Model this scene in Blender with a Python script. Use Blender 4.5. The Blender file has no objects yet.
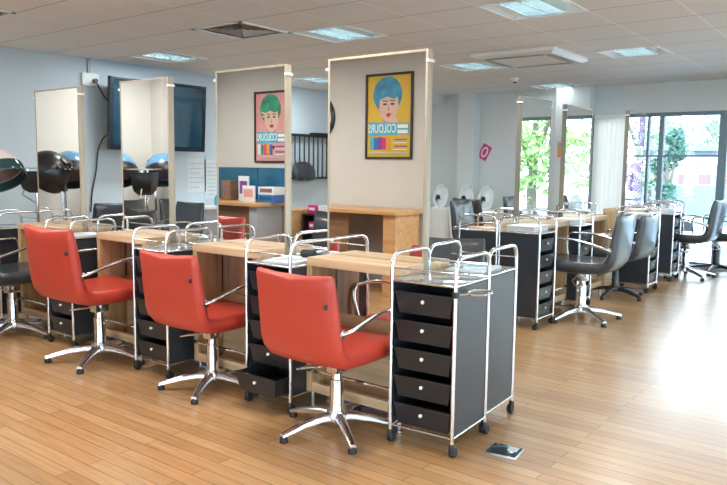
import bpy, bmesh, math, random
from mathutils import Vector, Matrix
random.seed(7)
PI = math.pi
S = bpy.context.scene
COL = S.collection

# ------------------------------------------------------------------ materials
def nodes_of(name):
    m = bpy.data.materials.new(name); m.use_nodes = True
    nt = m.node_tree; nt.nodes.clear()
    out = nt.nodes.new('ShaderNodeOutputMaterial')
    return m, nt, out

def mat(name, col, rough=0.5, metal=0.0, coat=0.0, noise=0.0, nscale=8.0, bump=0.0, bscale=60.0, emit=0.0, spec=0.5, stretch=None):
    m, nt, out = nodes_of(name)
    p = nt.nodes.new('ShaderNodeBsdfPrincipled')
    p.inputs['Base Color'].default_value = (*col, 1)
    p.inputs['Roughness'].default_value = rough
    p.inputs['Metallic'].default_value = metal
    p.inputs['Coat Weight'].default_value = coat
    p.inputs['Specular IOR Level'].default_value = spec
    if emit:
        p.inputs['Emission Color'].default_value = (*col, 1)
        p.inputs['Emission Strength'].default_value = emit
    tc = nt.nodes.new('ShaderNodeTexCoord')
    src = tc.outputs['Object']
    if stretch:
        mp = nt.nodes.new('ShaderNodeMapping'); mp.inputs['Scale'].default_value = stretch
        nt.links.new(src, mp.inputs['Vector']); src = mp.outputs['Vector']
    if noise:
        n = nt.nodes.new('ShaderNodeTexNoise'); n.inputs['Scale'].default_value = nscale
        n.inputs['Detail'].default_value = 5
        nt.links.new(src, n.inputs['Vector'])
        r = nt.nodes.new('ShaderNodeValToRGB')
        r.color_ramp.elements[0].position = 0.3; r.color_ramp.elements[1].position = 0.7
        r.color_ramp.elements[0].color = tuple(c * (1 - noise) for c in col) + (1,)
        r.color_ramp.elements[1].color = tuple(min(1, c * (1 + noise)) for c in col) + (1,)
        nt.links.new(n.outputs['Fac'], r.inputs['Fac'])
        nt.links.new(r.outputs['Color'], p.inputs['Base Color'])
    if bump:
        n2 = nt.nodes.new('ShaderNodeTexNoise'); n2.inputs['Scale'].default_value = bscale
        nt.links.new(src, n2.inputs['Vector'])
        b = nt.nodes.new('ShaderNodeBump'); b.inputs['Strength'].default_value = bump
        b.inputs['Distance'].default_value = 0.002
        nt.links.new(n2.outputs['Fac'], b.inputs['Height'])
        nt.links.new(b.outputs['Normal'], p.inputs['Normal'])
    nt.links.new(p.outputs[0], out.inputs[0])
    return m

def floor_mat():
    m, nt, out = nodes_of('oak_floor')
    L = nt.links.new; N = nt.nodes.new
    p = N('ShaderNodeBsdfPrincipled'); tc = N('ShaderNodeTexCoord')
    def brick(c1, c2, mortar, msize):
        br = N('ShaderNodeTexBrick'); br.offset = 0.37; br.offset_frequency = 2; br.squash = 1
        br.inputs['Scale'].default_value = 1.0
        br.inputs['Brick Width'].default_value = 1.15; br.inputs['Row Height'].default_value = 0.073
        br.inputs['Mortar Size'].default_value = msize; br.inputs['Mortar Smooth'].default_value = 0.2
        br.inputs['Bias'].default_value = 0.0
        br.inputs['Color1'].default_value = c1; br.inputs['Color2'].default_value = c2; br.inputs['Mortar'].default_value = mortar
        L(tc.outputs['Object'], br.inputs['Vector']); return br
    br = brick((0.56, 0.325, 0.145, 1), (0.45, 0.235, 0.092, 1), (0.13, 0.07, 0.035, 1), 0.0020)
    mp = N('ShaderNodeMapping'); mp.inputs['Scale'].default_value = (1.6, 34, 1)
    L(tc.outputs['Object'], mp.inputs['Vector'])
    n = N('ShaderNodeTexNoise'); n.inputs['Scale'].default_value = 2.2; n.inputs['Detail'].default_value = 6
    L(mp.outputs[0], n.inputs['Vector'])
    mr = N('ShaderNodeMapRange'); mr.inputs['From Min'].default_value = 0.3; mr.inputs['From Max'].default_value = 0.7
    mr.inputs['To Min'].default_value = 0.82; mr.inputs['To Max'].default_value = 1.16
    L(n.outputs['Fac'], mr.inputs['Value'])
    mx = N('ShaderNodeMix'); mx.data_type = 'RGBA'; mx.blend_type = 'MULTIPLY'; mx.inputs[0].default_value = 1
    L(br.outputs['Color'], mx.inputs[6]); L(mr.outputs[0], mx.inputs[7])
    n3 = N('ShaderNodeTexNoise'); n3.inputs['Scale'].default_value = 0.9; n3.inputs['Detail'].default_value = 4
    L(tc.outputs['Object'], n3.inputs['Vector'])
    mr3 = N('ShaderNodeMapRange'); mr3.inputs['From Min'].default_value = 0.3; mr3.inputs['From Max'].default_value = 0.7
    p.inputs['Coat Weight'].default_value = 0.5; p.inputs['Coat Roughness'].default_value = 0.26
    mr3.inputs['To Min'].default_value = 0.90; mr3.inputs['To Max'].default_value = 1.08
    L(n3.outputs['Fac'], mr3.inputs['Value'])
    mx2 = N('ShaderNodeMix'); mx2.data_type = 'RGBA'; mx2.blend_type = 'MULTIPLY'; mx2.inputs[0].default_value = 1
    L(mx.outputs[2], mx2.inputs[6]); L(mr3.outputs[0], mx2.inputs[7])
    L(mx2.outputs[2], p.inputs['Base Color'])
    rr = N('ShaderNodeMapRange'); rr.inputs['To Min'].default_value = 0.30; rr.inputs['To Max'].default_value = 0.42
    L(n3.outputs['Fac'], rr.inputs['Value']); L(rr.outputs[0], p.inputs['Roughness'])
    p.inputs['Specular IOR Level'].default_value = 0.8
    bp = N('ShaderNodeBump'); bp.inputs['Strength'].default_value = 0.25; bp.inputs['Distance'].default_value = 0.002; bp.invert = True
    L(br.outputs['Fac'], bp.inputs['Height']); L(bp.outputs[0], p.inputs['Normal'])
    L(p.outputs[0], out.inputs[0])
    return m

def ceiling_mat():
    m, nt, out = nodes_of('ceiling_tiles')
    L = nt.links.new; N = nt.nodes.new
    p = N('ShaderNodeBsdfPrincipled'); p.inputs['Roughness'].default_value = 0.9
    tc = N('ShaderNodeTexCoord'); sp = N('ShaderNodeSeparateXYZ'); L(tc.outputs['Object'], sp.inputs[0])
    def lines(sock, off, w):
        a = N('ShaderNodeMath'); a.operation = 'ADD'; a.inputs[1].default_value = off + 60.0 + w / 2; L(sock, a.inputs[0])
        b = N('ShaderNodeMath'); b.operation = 'MODULO'; b.inputs[1].default_value = 0.6; L(a.outputs[0], b.inputs[0])
        c = N('ShaderNodeMath'); c.operation = 'LESS_THAN'; c.inputs[1].default_value = w; L(b.outputs[0], c.inputs[0])
        return c
    lx = lines(sp.outputs['X'], 1.946, 0.020)      # runners towards the window wall: white
    ly = lines(sp.outputs['Y'], -3.40, 0.010)      # cross joints: shadow gap, darker
    n = N('ShaderNodeTexNoise'); n.inputs['Scale'].default_value = 120; L(tc.outputs['Object'], n.inputs['Vector'])
    cr = N('ShaderNodeValToRGB'); cr.color_ramp.elements[0].color = (0.77, 0.80, 0.82, 1); cr.color_ramp.elements[1].color = (0.84, 0.87, 0.89, 1)
    cr.color_ramp.elements[0].position = 0.35; cr.color_ramp.elements[1].position = 0.6
    L(n.outputs['Fac'], cr.inputs[0])
    m1 = N('ShaderNodeMix'); m1.data_type = 'RGBA'; L(lx.outputs[0], m1.inputs[0]); L(cr.outputs[0], m1.inputs[6]); m1.inputs[7].default_value = (0.93, 0.94, 0.94, 1)
    m2 = N('ShaderNodeMix'); m2.data_type = 'RGBA'; L(ly.outputs[0], m2.inputs[0]); L(m1.outputs[2], m2.inputs[6]); m2.inputs[7].default_value = (0.36, 0.36, 0.36, 1)
    L(m2.outputs[2], p.inputs['Base Color']); L(p.outputs[0], out.inputs[0])
    return m

def wood_mat(name, c1, c2, axis='X', rough=0.4, sc=1.0):
    m, nt, out = nodes_of(name)
    L = nt.links.new; N = nt.nodes.new
    p = N('ShaderNodeBsdfPrincipled'); p.inputs['Roughness'].default_value = rough
    tc = N('ShaderNodeTexCoord'); mp = N('ShaderNodeMapping')
    mp.inputs['Scale'].default_value = {'X': (1.2 * sc, 22 * sc, 22 * sc), 'Z': (22 * sc, 22 * sc, 1.2 * sc), 'Y': (22 * sc, 1.2 * sc, 22 * sc)}[axis]
    L(tc.outputs['Object'], mp.inputs[0])
    n = N('ShaderNodeTexNoise'); n.inputs['Scale'].default_value = 1.0; n.inputs['Detail'].default_value = 6; n.inputs['Distortion'].default_value = 0.6
    L(mp.outputs[0], n.inputs['Vector'])
    r = N('ShaderNodeValToRGB'); r.color_ramp.elements[0].position = 0.33; r.color_ramp.elements[1].position = 0.66
    r.color_ramp.elements[0].color = (*c1, 1); r.color_ramp.elements[1].color = (*c2, 1)
    L(n.outputs['Fac'], r.inputs[0]); L(r.outputs[0], p.inputs['Base Color'])
    L(p.outputs[0], out.inputs[0])
    return m

def glass_mat():
    m, nt, out = nodes_of('window_glass')
    L = nt.links.new; N = nt.nodes.new
    t = N('ShaderNodeBsdfTransparent'); t.inputs[0].default_value = (0.93, 0.97, 0.97, 1)
    g = N('ShaderNodeBsdfGlossy'); g.inputs['Roughness'].default_value = 0.0
    f = N('ShaderNodeFresnel'); f.inputs[0].default_value = 1.45
    mx = N('ShaderNodeMixShader'); L(f.outputs[0], mx.inputs[0]); L(t.outputs[0], mx.inputs[1]); L(g.outputs[0], mx.inputs[2])
    L(mx.outputs[0], out.inputs[0]); return m

def blind_mat():
    m, nt, out = nodes_of('blind_fabric')
    L = nt.links.new; N = nt.nodes.new
    d = N('ShaderNodeBsdfDiffuse'); d.inputs[0].default_value = (0.86, 0.82, 0.78, 1)
    t = N('ShaderNodeBsdfTranslucent'); t.inputs[0].default_value = (0.86, 0.80, 0.74, 1)
    mx = N('ShaderNodeMixShader'); mx.inputs[0].default_value = 0.8; L(d.outputs[0], mx.inputs[1]); L(t.outputs[0], mx.inputs[2])
    L(mx.outputs[0], out.inputs[0]); return m

M = {}
M['floor'] = floor_mat(); M['ceil'] = ceiling_mat(); M['glass'] = glass_mat(); M['blind'] = blind_mat()
M['wall'] = mat('wall_blue_white', (0.58, 0.66, 0.70), 0.75, noise=0.03, nscale=2, bump=0.1, bscale=150)
M['wallw'] = mat('wall_white', (0.68, 0.72, 0.72), 0.75, noise=0.02, nscale=2, bump=0.1, bscale=150)
M['cream'] = mat('wall_cream', (0.62, 0.605, 0.565), 0.75, noise=0.03, nscale=2, bump=0.1, bscale=150)
M['white'] = mat('white_paint', (0.82, 0.83, 0.82), 0.45, noise=0.02)
M['chrome'] = mat('chrome_tube', (0.74, 0.74, 0.75), 0.14, 1.0, noise=0.04, nscale=30)
M['alu'] = mat('cast_aluminium', (0.66, 0.66, 0.67), 0.24, 1.0, noise=0.05, nscale=25)
M['steel'] = mat('brushed_steel', (0.55, 0.56, 0.57), 0.3, 1.0, noise=0.06, nscale=40)
M['red'] = mat('red_vinyl', (0.47, 0.046, 0.028), 0.42, coat=0.08, noise=0.05, nscale=5, bump=0.25, bscale=260)
M['black_vinyl'] = mat('black_vinyl', (0.035, 0.039, 0.046), 0.34, coat=0.4, noise=0.15, nscale=6, bump=0.25, bscale=260)
M['black'] = mat('black_plastic', (0.017, 0.017, 0.019), 0.32, noise=0.12, nscale=12)
M['panel'] = mat('black_panel', (0.030, 0.036, 0.046), 0.3, noise=0.1, nscale=9)
M['rubber'] = mat('black_rubber', (0.014, 0.014, 0.016), 0.6, noise=0.1)
M['knob'] = mat('knob_white', (0.8, 0.78, 0.72), 0.25, noise=0.02)
M['mirror'] = mat('mirror_silver', (0.90, 0.915, 0.905), 0.0, 1.0)
M['edge'] = wood_mat('mirror_edge_wood', (0.30, 0.25, 0.18), (0.42, 0.35, 0.26), 'Z')
M['oak'] = wood_mat('table_oak', (0.52, 0.33, 0.18), (0.72, 0.52, 0.33), 'X')
M['oakz'] = wood_mat('table_oak_upright', (0.44, 0.27, 0.13), (0.66, 0.46, 0.26), 'Z')
M['walnut'] = wood_mat('brown_board', (0.16, 0.085, 0.045), (0.26, 0.15, 0.085), 'X')
M['beech'] = wood_mat('counter_beech', (0.52, 0.29, 0.12), (0.66, 0.40, 0.19), 'X')
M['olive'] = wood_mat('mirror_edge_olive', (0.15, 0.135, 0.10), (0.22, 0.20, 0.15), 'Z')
M['frameblue'] = mat('window_frame_grey', (0.17, 0.24, 0.29), 0.4, noise=0.05)
M['greytop'] = mat('glass_shelf', (0.50, 0.55, 0.58), 0.08, 0.7, noise=0.02)
M['tv'] = mat('tv_bezel', (0.012, 0.020, 0.03), 0.25, noise=0.05)
M['screen'] = mat('tv_screen', (0.010, 0.045, 0.075), 0.06, coat=1.0, noise=0.05, spec=1.0)
M['blueglass'] = mat('blue_back_panel', (0.02, 0.13, 0.24), 0.12, noise=0.12, nscale=3)
M['domeblue'] = mat('dome_blue', (0.10, 0.26, 0.44), 0.18, noise=0.05)
M['domepink'] = mat('dome_pink_white', (0.72, 0.60, 0.58), 0.35, noise=0.04)
M['mauve'] = mat('dome_lining', (0.22, 0.13, 0.17), 0.4, noise=0.08)
M['visor'] = mat('visor_green', (0.02, 0.06, 0.06), 0.08, noise=0.1)
M['ceramic'] = mat('basin_ceramic', (0.84, 0.86, 0.86), 0.12, noise=0.01)
M['cable'] = mat('black_cable', (0.03, 0.032, 0.035), 0.5, noise=0.05)
M['bluecable'] = mat('blue_cable', (0.03, 0.16, 0.42), 0.4, noise=0.05)
M['paper'] = mat('paper', (0.70, 0.74, 0.76), 0.8, noise=0.03)
M['papergrey'] = mat('paper_print', (0.42, 0.47, 0.50), 0.8, noise=0.05)
M['towel'] = mat('towel_white', (0.78, 0.81, 0.83), 0.9, noise=0.05, nscale=40, bump=0.5, bscale=200)
M['grey'] = mat('grey_laminate', (0.36, 0.38, 0.42), 0.4, noise=0.04)
M['plate'] = mat('dark_plate', (0.05, 0.07, 0.08), 0.12, 0.6, noise=0.05)
M['magenta'] = mat('magenta', (0.62, 0.03, 0.20), 0.4, noise=0.05)
M['pinkred'] = mat('pink_red', (0.75, 0.07, 0.12), 0.4, noise=0.05)
M['teal'] = mat('teal', (0.03, 0.36, 0.45), 0.4, noise=0.05)
M['orange'] = mat('orange', (0.75, 0.30, 0.05), 0.4, noise=0.05)
M['yellow'] = mat('poster_yellow', (0.70, 0.46, 0.03), 0.5, noise=0.06, nscale=3)
M['pink'] = mat('poster_pink', (0.72, 0.33, 0.32), 0.5, noise=0.06, nscale=3)
M['skin'] = mat('print_skin', (0.72, 0.48, 0.38), 0.5, noise=0.05)
M['skin2'] = mat('print_skin_shade', (0.50, 0.27, 0.20), 0.5, noise=0.05)
M['hairblue'] = mat('print_hair_blue', (0.03, 0.28, 0.48), 0.5, noise=0.35, nscale=9)
M['hairgreen'] = mat('print_hair_green', (0.03, 0.30, 0.17), 0.5, noise=0.45, nscale=9)
M['lip'] = mat('print_lip', (0.50, 0.03, 0.05), 0.5, noise=0.05)
M['dark'] = mat('print_dark', (0.03, 0.03, 0.035), 0.5, noise=0.05)
M['cyan'] = mat('print_cyan', (0.08, 0.42, 0.55), 0.5, noise=0.1)
M['purple'] = mat('print_purple', (0.20, 0.06, 0.30), 0.5, noise=0.1)
M['printblue'] = mat('print_blue', (0.04, 0.14, 0.42), 0.5, noise=0.1)
M['lens'] = mat('louvre_silver', (0.70, 0.78, 0.80), 0.25, 0.6, noise=0.03)
M['tube'] = mat('lamp_tube', (0.80, 0.97, 1.0), 0.5, emit=5.0)
M['brick'] = mat('far_brick', (0.24, 0.13, 0.14), 0.8, noise=0.15, nscale=30)
M['render_wall'] = mat('far_render', (0.30, 0.33, 0.37), 0.8, noise=0.04)
M['farglass'] = mat('far_window_glass', (0.240, 0.210, 0.285), 0.1, noise=0.1)
M['roofgrey'] = mat('far_roof', (0.20, 0.25, 0.31), 0.8, noise=0.08)
M['ground'] = mat('outside_ground', (0.44, 0.48, 0.50), 0.9, noise=0.2, nscale=0.5)
M['bark'] = mat('bark', (0.16, 0.12, 0.09), 0.9, noise=0.2)
M['leaf'] = mat('leaf_green', (0.255, 0.390, 0.105), 0.7, noise=0.4, nscale=3)
M['leafdark'] = mat('leaf_deep_green', (0.08, 0.16, 0.12), 0.7, noise=0.35, nscale=3)
M['leafpale'] = mat('leaf_pale_green', (0.285, 0.390, 0.255), 0.7, noise=0.3, nscale=2)
M['leafpurple'] = mat('leaf_purple', (0.255, 0.135, 0.285), 0.7, noise=0.3, nscale=3)

# ------------------------------------------------------------------ mesh builder
class MB:
    def __init__(s): s.v = []; s.f = []
    def add(s, vs, fs):
        o = len(s.v); s.v += [Vector(v) for v in vs]; s.f += [[i + o for i in f] for f in fs]
    def box(s, a, b, rot=None, piv=None):
        (x0, y0, z0), (x1, y1, z1) = a, b
        vs = [Vector(p) for p in ((x0,y0,z0),(x1,y0,z0),(x1,y1,z0),(x0,y1,z0),(x0,y0,z1),(x1,y0,z1),(x1,y1,z1),(x0,y1,z1))]
        if rot is not None:
            c = Vector(piv) if piv else sum(vs, Vector()) / 8
            vs = [rot @ (v - c) + c for v in vs]
        s.add(vs, [(0,3,2,1),(4,5,6,7),(0,1,5,4),(1,2,6,5),(2,3,7,6),(3,0,4,7)])
        return s
    def loft(s, loops, cap=True, closed=False):
        o = len(s.v); n = len(loops[0])
        for l in loops: s.v += [Vector(p) for p in l]
        k = len(loops)
        for i in range(k if closed else k - 1):
            j = (i + 1) % k
            for q in range(n):
                r = (q + 1) % n
                s.f.append([o+i*n+q, o+i*n+r, o+j*n+r, o+j*n+q])
        if cap and not closed:
            s.f.append([o+q for q in range(n)][::-1]); s.f.append([o+(k-1)*n+q for q in range(n)])
        return s
    def tube(s, pts, r, n=10, closed=False, flat=1.0):
        pts = [Vector(p) for p in pts]; k = len(pts); rs = r if isinstance(r, (list, tuple)) else [r] * k
        loops = []; up = None
        for i, p in enumerate(pts):
            if closed: t = (pts[(i+1) % k] - pts[i-1])
            elif i == 0: t = pts[1] - p
            elif i == k-1: t = p - pts[-2]
            else: t = (pts[i+1] - p).normalized() + (p - pts[i-1]).normalized()
            t.normalize()
            if up is None:
                up = Vector((0,0,1)) if abs(t.z) < 0.9 else Vector((1,0,0))
            a = (up - t * up.dot(t))
            if a.length < 1e-4: a = Vector((1,0,0)) - t * t.x
            a.normalize(); up = a; b = t.cross(a)
            loops.append([p + (a * math.cos(2*PI*q/n) * flat + b * math.sin(2*PI*q/n)) * rs[i] for q in range(n)])
        return s.loft(loops, closed=closed)
    def lathe(s, prof, c=(0,0,0), n=20, M3=None):
        c = Vector(c); loops = []
        for r, z in prof:
            l = [Vector((r*math.cos(2*PI*q/n), r*math.sin(2*PI*q/n), z)) for q in range(n)]
            if M3 is not None: l = [M3 @ v for v in l]
            loops.append([v + c for v in l])
        return s.loft(loops)
    def prism(s, poly, y0, y1, ax='y'):
        def P(u, w, t): return {'y': (u, t, w), 'x': (t, u, w), 'z': (u, w, t)}[ax]
        return s.loft([[P(u, w, y0) for u, w in poly], [P(u, w, y1) for u, w in poly]])
    def build(s, name, m, parent=None, smooth=35, bevel=0.0, loc=None, rotz=0.0):
        me = bpy.data.meshes.new(name); me.from_pydata([tuple(v) for v in s.v], [], s.f); me.validate()
        bm = bmesh.new(); bm.from_mesh(me)
        bmesh.ops.remove_doubles(bm, verts=bm.verts, dist=1e-6)
        bmesh.ops.recalc_face_normals(bm, faces=bm.faces)
        if bevel:
            es = [e for e in bm.edges if len(e.link_faces) == 2 and e.calc_face_angle(0) > 0.7]
            bmesh.ops.bevel(bm, geom=es, offset=bevel, segments=2, profile=0.6, affect='EDGES', clamp_overlap=True)
        for f in bm.faces: f.smooth = True
        for e in bm.edges:
            if len(e.link_faces) != 2 or e.calc_face_angle(0) > math.radians(smooth): e.smooth = False
        bm.to_mesh(me); bm.free()
        me.materials.append(m if not isinstance(m, str) else M[m])
        o = bpy.data.objects.new(name, me); COL.objects.link(o)
        if parent: o.parent = parent
        if loc is not None: o.location = loc
        o.rotation_euler.z = rotz
        return o

def arc(p0, p1, corner, r, n=6):
    """polyline p0 -> corner (rounded r) -> p1"""
    p0, p1, c = Vector(p0), Vector(p1), Vector(corner)
    a = c + (p0 - c).normalized() * r; b = c + (p1 - c).normalized() * r
    out = [p0]
    for i in range(n + 1):
        t = i / n; out.append(a * (1-t)**2 + c * 2*t*(1-t) + b * t*t)
    out.append(p1); return out

def rounded(pts, r, n=5, closed=False):
    pts = [Vector(p) for p in pts]; out = []; k = len(pts)
    for i, c in enumerate(pts):
        if not closed and i in (0, k-1): out.append(c); continue
        p, q = pts[i-1], pts[(i+1) % k]
        rr = min(r, (p-c).length*0.48, (q-c).length*0.48)
        a = c + (p-c).normalized()*rr; b = c + (q-c).normalized()*rr
        for j in range(n+1):
            t = j/n; out.append(a*(1-t)**2 + c*2*t*(1-t) + b*t*t)
    return out

def tag(o, label=None, cat=None, group=None, kind=None):
    if label: o['label'] = label
    if cat: o['category'] = cat
    if group: o['group'] = group
    if kind: o['kind'] = kind
    return o
def empty(name, loc=(0,0,0), rz=0.0, label=None, cat=None, group=None):
    o = bpy.data.objects.new(name, None); COL.objects.link(o)
    o.empty_display_size = 0.1; o.location = loc; o.rotation_euler.z = rz
    return tag(o, label, cat, group)
def struct(name, mb, m, **k):
    return tag(mb.build(name, m, **k), kind='structure')
def dup(o, loc=None, rz=None, label=None, group=None):
    def rec(src, par):
        c = src.copy(); COL.objects.link(c)
        if par: c.parent = par
        for ch in [x for x in src.children]: rec(ch, c)
        return c
    c = rec(o, None)
    if loc is not None: c.location = loc
    if rz is not None: c.rotation_euler.z = rz
    if label: c['label'] = label
    if group: c['group'] = group
    return c
_used = set()
def place(proto, loc, rz, label, group=None, sc=None):
    q = _place(proto, loc, rz, label, group)
    if sc: q.scale = (sc, sc, sc)
    return q
def _place(proto, loc, rz, label, group=None):
    """first use moves the prototype, later uses copy it"""
    if proto.name in _used: return dup(proto, loc, rz, label, group)
    _used.add(proto.name)
    proto.location = loc; proto.rotation_euler.z = rz; proto['label'] = label
    if group: proto['group'] = group
    return proto

H = 2.44; XL = -7.27; YF = 10.06; XR = 4.2; YB = -0.23; WH = 2.05
# ------------------------------------------------------------------ room shell
struct('floor', MB().box((XL-0.1, -3.1, -0.15), (XR+0.1, YF+0.12, 0)), 'floor')
# ceiling: one mesh of tiles, open where luminaires and vents sit
LUM = [(-2.246,4.9),(-4.046,4.9),(-6.446,4.9),(-4.046,7.3),(-2.246,7.3),(-4.046,9.7),(-6.446,7.3),
       (-6.446,1.3),(-5.246,1.3),(-2.246,2.5),(0.154,2.5),(0.154,4.9),(2.554,4.9),(0.154,7.3),(2.554,7.3),
       (2.554,1.3),(-2.246,-0.5),(0.154,-0.5),(-4.046,1.9)]
gx = [-1.946 - 0.6*k for k in range(-10, 9)]; gy = [3.40 + 0.6*k for k in range(-11, 12)]
xs = sorted(set([XL] + [x for x in gx if XL < x < XR] + [XR])); ys = sorted(set([-3.0] + [y for y in gy if -3.0 < y < YF] + [YF]))
def cell_c(x, y): return (-1.646 + 0.6*round((x+1.646)/0.6), 3.7 + 0.6*round((y-3.7)/0.6))
LUMC = [cell_c(*p) for p in LUM]
VENT = [cell_c(-4.8, 4.4), cell_c(-5.9, 2.5)]
holes = LUMC + VENT
mb = MB()
for i in range(len(xs)-1):
    for j in range(len(ys)-1):
        cx, cy = (xs[i]+xs[i+1])/2, (ys[j]+ys[j+1])/2
        if any(abs(cx-h[0]) < 0.1 and abs(cy-h[1]) < 0.1 for h in holes): continue
        mb.add([(xs[i],ys[j],H),(xs[i+1],ys[j],H),(xs[i+1],ys[j+1],H),(xs[i],ys[j+1],H)], [(0,1,2,3)])
for k in range(1):
    mb.box((XL-0.1,-3.1,H+0.30),(XR+0.1,YF+0.1,H+0.36))
struct('ceiling', mb, 'ceil')
struct('wall_left', MB().box((XL-0.1, 3.2, 0), (XL, YF+0.1, H+0.3)), 'wall')
struct('wall_left', MB().box((XL-0.1, YB-0.1, 0), (XL, 3.2, H+0.3)), 'cream')
struct('wall_corner', MB().box((XL, YB, 0), (-7.06, 0.62, H)), 'cream')
struct('wall_back', MB().box((XL-0.1, YB-0.1, 0), (-3.6, YB, H+0.3)), 'cream')
struct('wall_back', MB().box((-3.7, -3.1, 0), (-3.6, YB-0.1, H+0.3)), 'cream')
struct('wall_rear', MB().box((-3.7, -3.1, 0), (-3.0, -3.0, H+0.3)).box((-3.0, -3.1, WH), (XR+0.1, -3.0, H+0.3)).box((-3.0,-3.1,0),(XR+0.1,-3.0,0.12)), 'cream')
struct('wall_far', MB().box((XL-0.1, YF, 0), (-3.62, YF+0.12, H+0.3)).box((-3.62, YF, WH), (XR+0.1, YF+0.12, H+0.3)), 'wallw')
struct('wall_column', MB().box((-5.72, YF-0.20, 0), (-5.42, YF, H)), 'wallw')
struct('wall_column', MB().box((-4.12, YF-0.16, 0), (-3.62, YF, H)), 'wallw')
struct('wall_bulkhead', MB().box((XL, YF-0.25, 2.30), (-6.05, YF, H)), 'wallw')
struct('wall_right', MB().box((XR, -3.1, 0), (XR+0.1, -2.6, H+0.3)).box((XR, -2.6, WH), (XR+0.1, YF+0.1, H+0.3)).box((XR,-2.6,0),(XR+0.1,YF+0.1,0.12)), 'wallw')
struct('baseboard_left', MB().box((XL, 1.1, 0), (XL+0.015, YF, 0.10)), 'white')
struct('baseboard_far', MB().box((XL+0.016, YF-0.015, 0), (-5.73, YF, 0.10)).box((-5.41, YF-0.015, 0), (-4.13, YF, 0.10)), 'white')
struct('baseboard_back', MB().box((-6.6, YB, 0), (-3.62, YB+0.015, 0.10)), 'white')

# windows of the far wall (floor-to-ceiling glazing) and unseen glazing added right and rear for daylight
def glazing(name, x0, x1, posts, horizontal=True, transom=None, at=None):
    def P(u, v, z): return (u, v, z) if horizontal else (v, u, z)
    w = empty(name, (0,0,0)); tag(w, kind='structure')
    base = at if at is not None else (YF if horizontal else XR)
    d0, d1 = base + 0.02, base + 0.09
    f = MB()
    f.box(P(x0, d0, WH-0.05), P(x1, d1, WH)); f.box(P(x0, d0, 0.0), P(x1, d1, 0.07))
    for p, wd in posts: f.box(P(p-wd/2, d0-0.02, 0), P(p+wd/2, d1, WH))
    for (a, b, z) in transom or []: f.box(P(a, d0+0.02, z-0.012), P(b, d1-0.01, z+0.012))
    f.build('window_frame', 'frameblue', w)
    g = MB(); g.box(P(x0, base+0.05, 0.07), P(x1, base+0.056, WH-0.05)); g.build('window_pane', 'glass', w)
    return w
glazing('window_1', -3.62, XR, [(-3.60,0.04),(-3.08,0.04),(-2.86,0.03),(-2.69,0.06),(-1.93,0.10),(-0.2,0.06),(1.1,0.10),(2.1,0.06),(3.1,0.06),(4.15,0.08)],
        True, [(-3.1,-1.93,1.47)])
glazing('added_window_right', -2.6, YF, [(-2.55,0.1),(-1.2,0.06),(0.2,0.06),(1.6,0.1),(3.05,0.1),(4.2,0.06),(5.4,0.06),(6.6,0.1),(7.8,0.06),(9.0,0.06),(9.95,0.1)], False)  # right wall glazing out of view, added to let in more daylight
glazing('added_window_rear', -3.0, XR, [(-2.95,0.1),(-1.8,0.06),(-0.6,0.06),(0.6,0.1),(1.8,0.06),(3.0,0.06),(4.15,0.1)], True, None, -3.10)  # unseen rear glazing behind the camera, added to daylight the front chairs
struct('trim_sill', MB().box((-3.60, YF-0.10, 0), (XR-0.02, YF-0.02, 0.045)), 'white', bevel=0.005)

# vertical blind on the left part of the far window
b = empty('vertical_blind', (0,0,0), 0, 'pale vertical blind drawn across the left end of the window wall', 'blind')
MB().box((-3.58, YF-0.09, WH-0.06), (-3.02, YF-0.04, WH-0.01)).build('headrail', 'white', b)
for k in range(8):
    x = -3.55 + k*0.062
    MB().box((x-0.034, YF-0.068, 0.10), (x+0.034, YF-0.066, WH-0.06), Matrix.Rotation(math.radians(38), 3, 'Z')).build('slat', 'blind', b)

# ------------------------------------------------------------------ luminaires, vents, AC
def make_lum():
    t = empty('ceiling_light', (0,0,0), 0, 'x', 'ceiling light')
    a = 0.298
    hs = MB()
    for (p, q) in (((-a,-a,0),(-a+0.006,a,0.13)), ((a-0.006,-a,0),(a,a,0.13)), ((-a,-a,0),(a,-a+0.006,0.13)), ((-a,a-0.006,0),(a,a,0.13)), ((-a,-a,0.125),(a,a,0.13))): hs.box(p, q)
    hs.build('housing', 'white', t)
    fr = MB(); e = 0.3
    for (p, q) in (((-e,-e,-0.006),(-e+0.016,e,0.0)), ((e-0.016,-e,-0.006),(e,e,0.0)), ((-e,-e,-0.006),(e,-e+0.016,0.0)), ((-e,e-0.016,-0.006),(e,e,0.0))): fr.box(p, q)
    fr.build('frame', 'white', t)
    for s in (-1, 1):   # sloping white reflectors on the two long sides
        MB().loft([[(s*0.29,-0.29,0.004),(s*0.29,-0.29,0.012),(s*0.15,-0.29,0.118),(s*0.15,-0.29,0.110)], [(s*0.29,0.29,0.004),(s*0.29,0.29,0.012),(s*0.15,0.29,0.118),(s*0.15,0.29,0.110)]]).build('reflector', 'white', t)
    lv = MB()
    for s in (-1, 1): lv.box((s*0.148-0.003,-0.285,0.0),(s*0.148+0.003,0.285,0.07))
    for k in range(9): lv.box((-0.146,-0.28+k*0.07-0.002,0.005),(0.146,-0.28+k*0.07+0.002,0.055))
    lv.box((-0.003,-0.285,0.005),(0.003,0.285,0.055))
    lv.build('louvre', 'lens', t)
    for s in (-1, 1): MB().tube([(s*0.075,-0.27,0.09),(s*0.075,0.27,0.09)], 0.013).build('lamp_tube', 'tube', t)
    return t
lum = make_lum()
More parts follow.
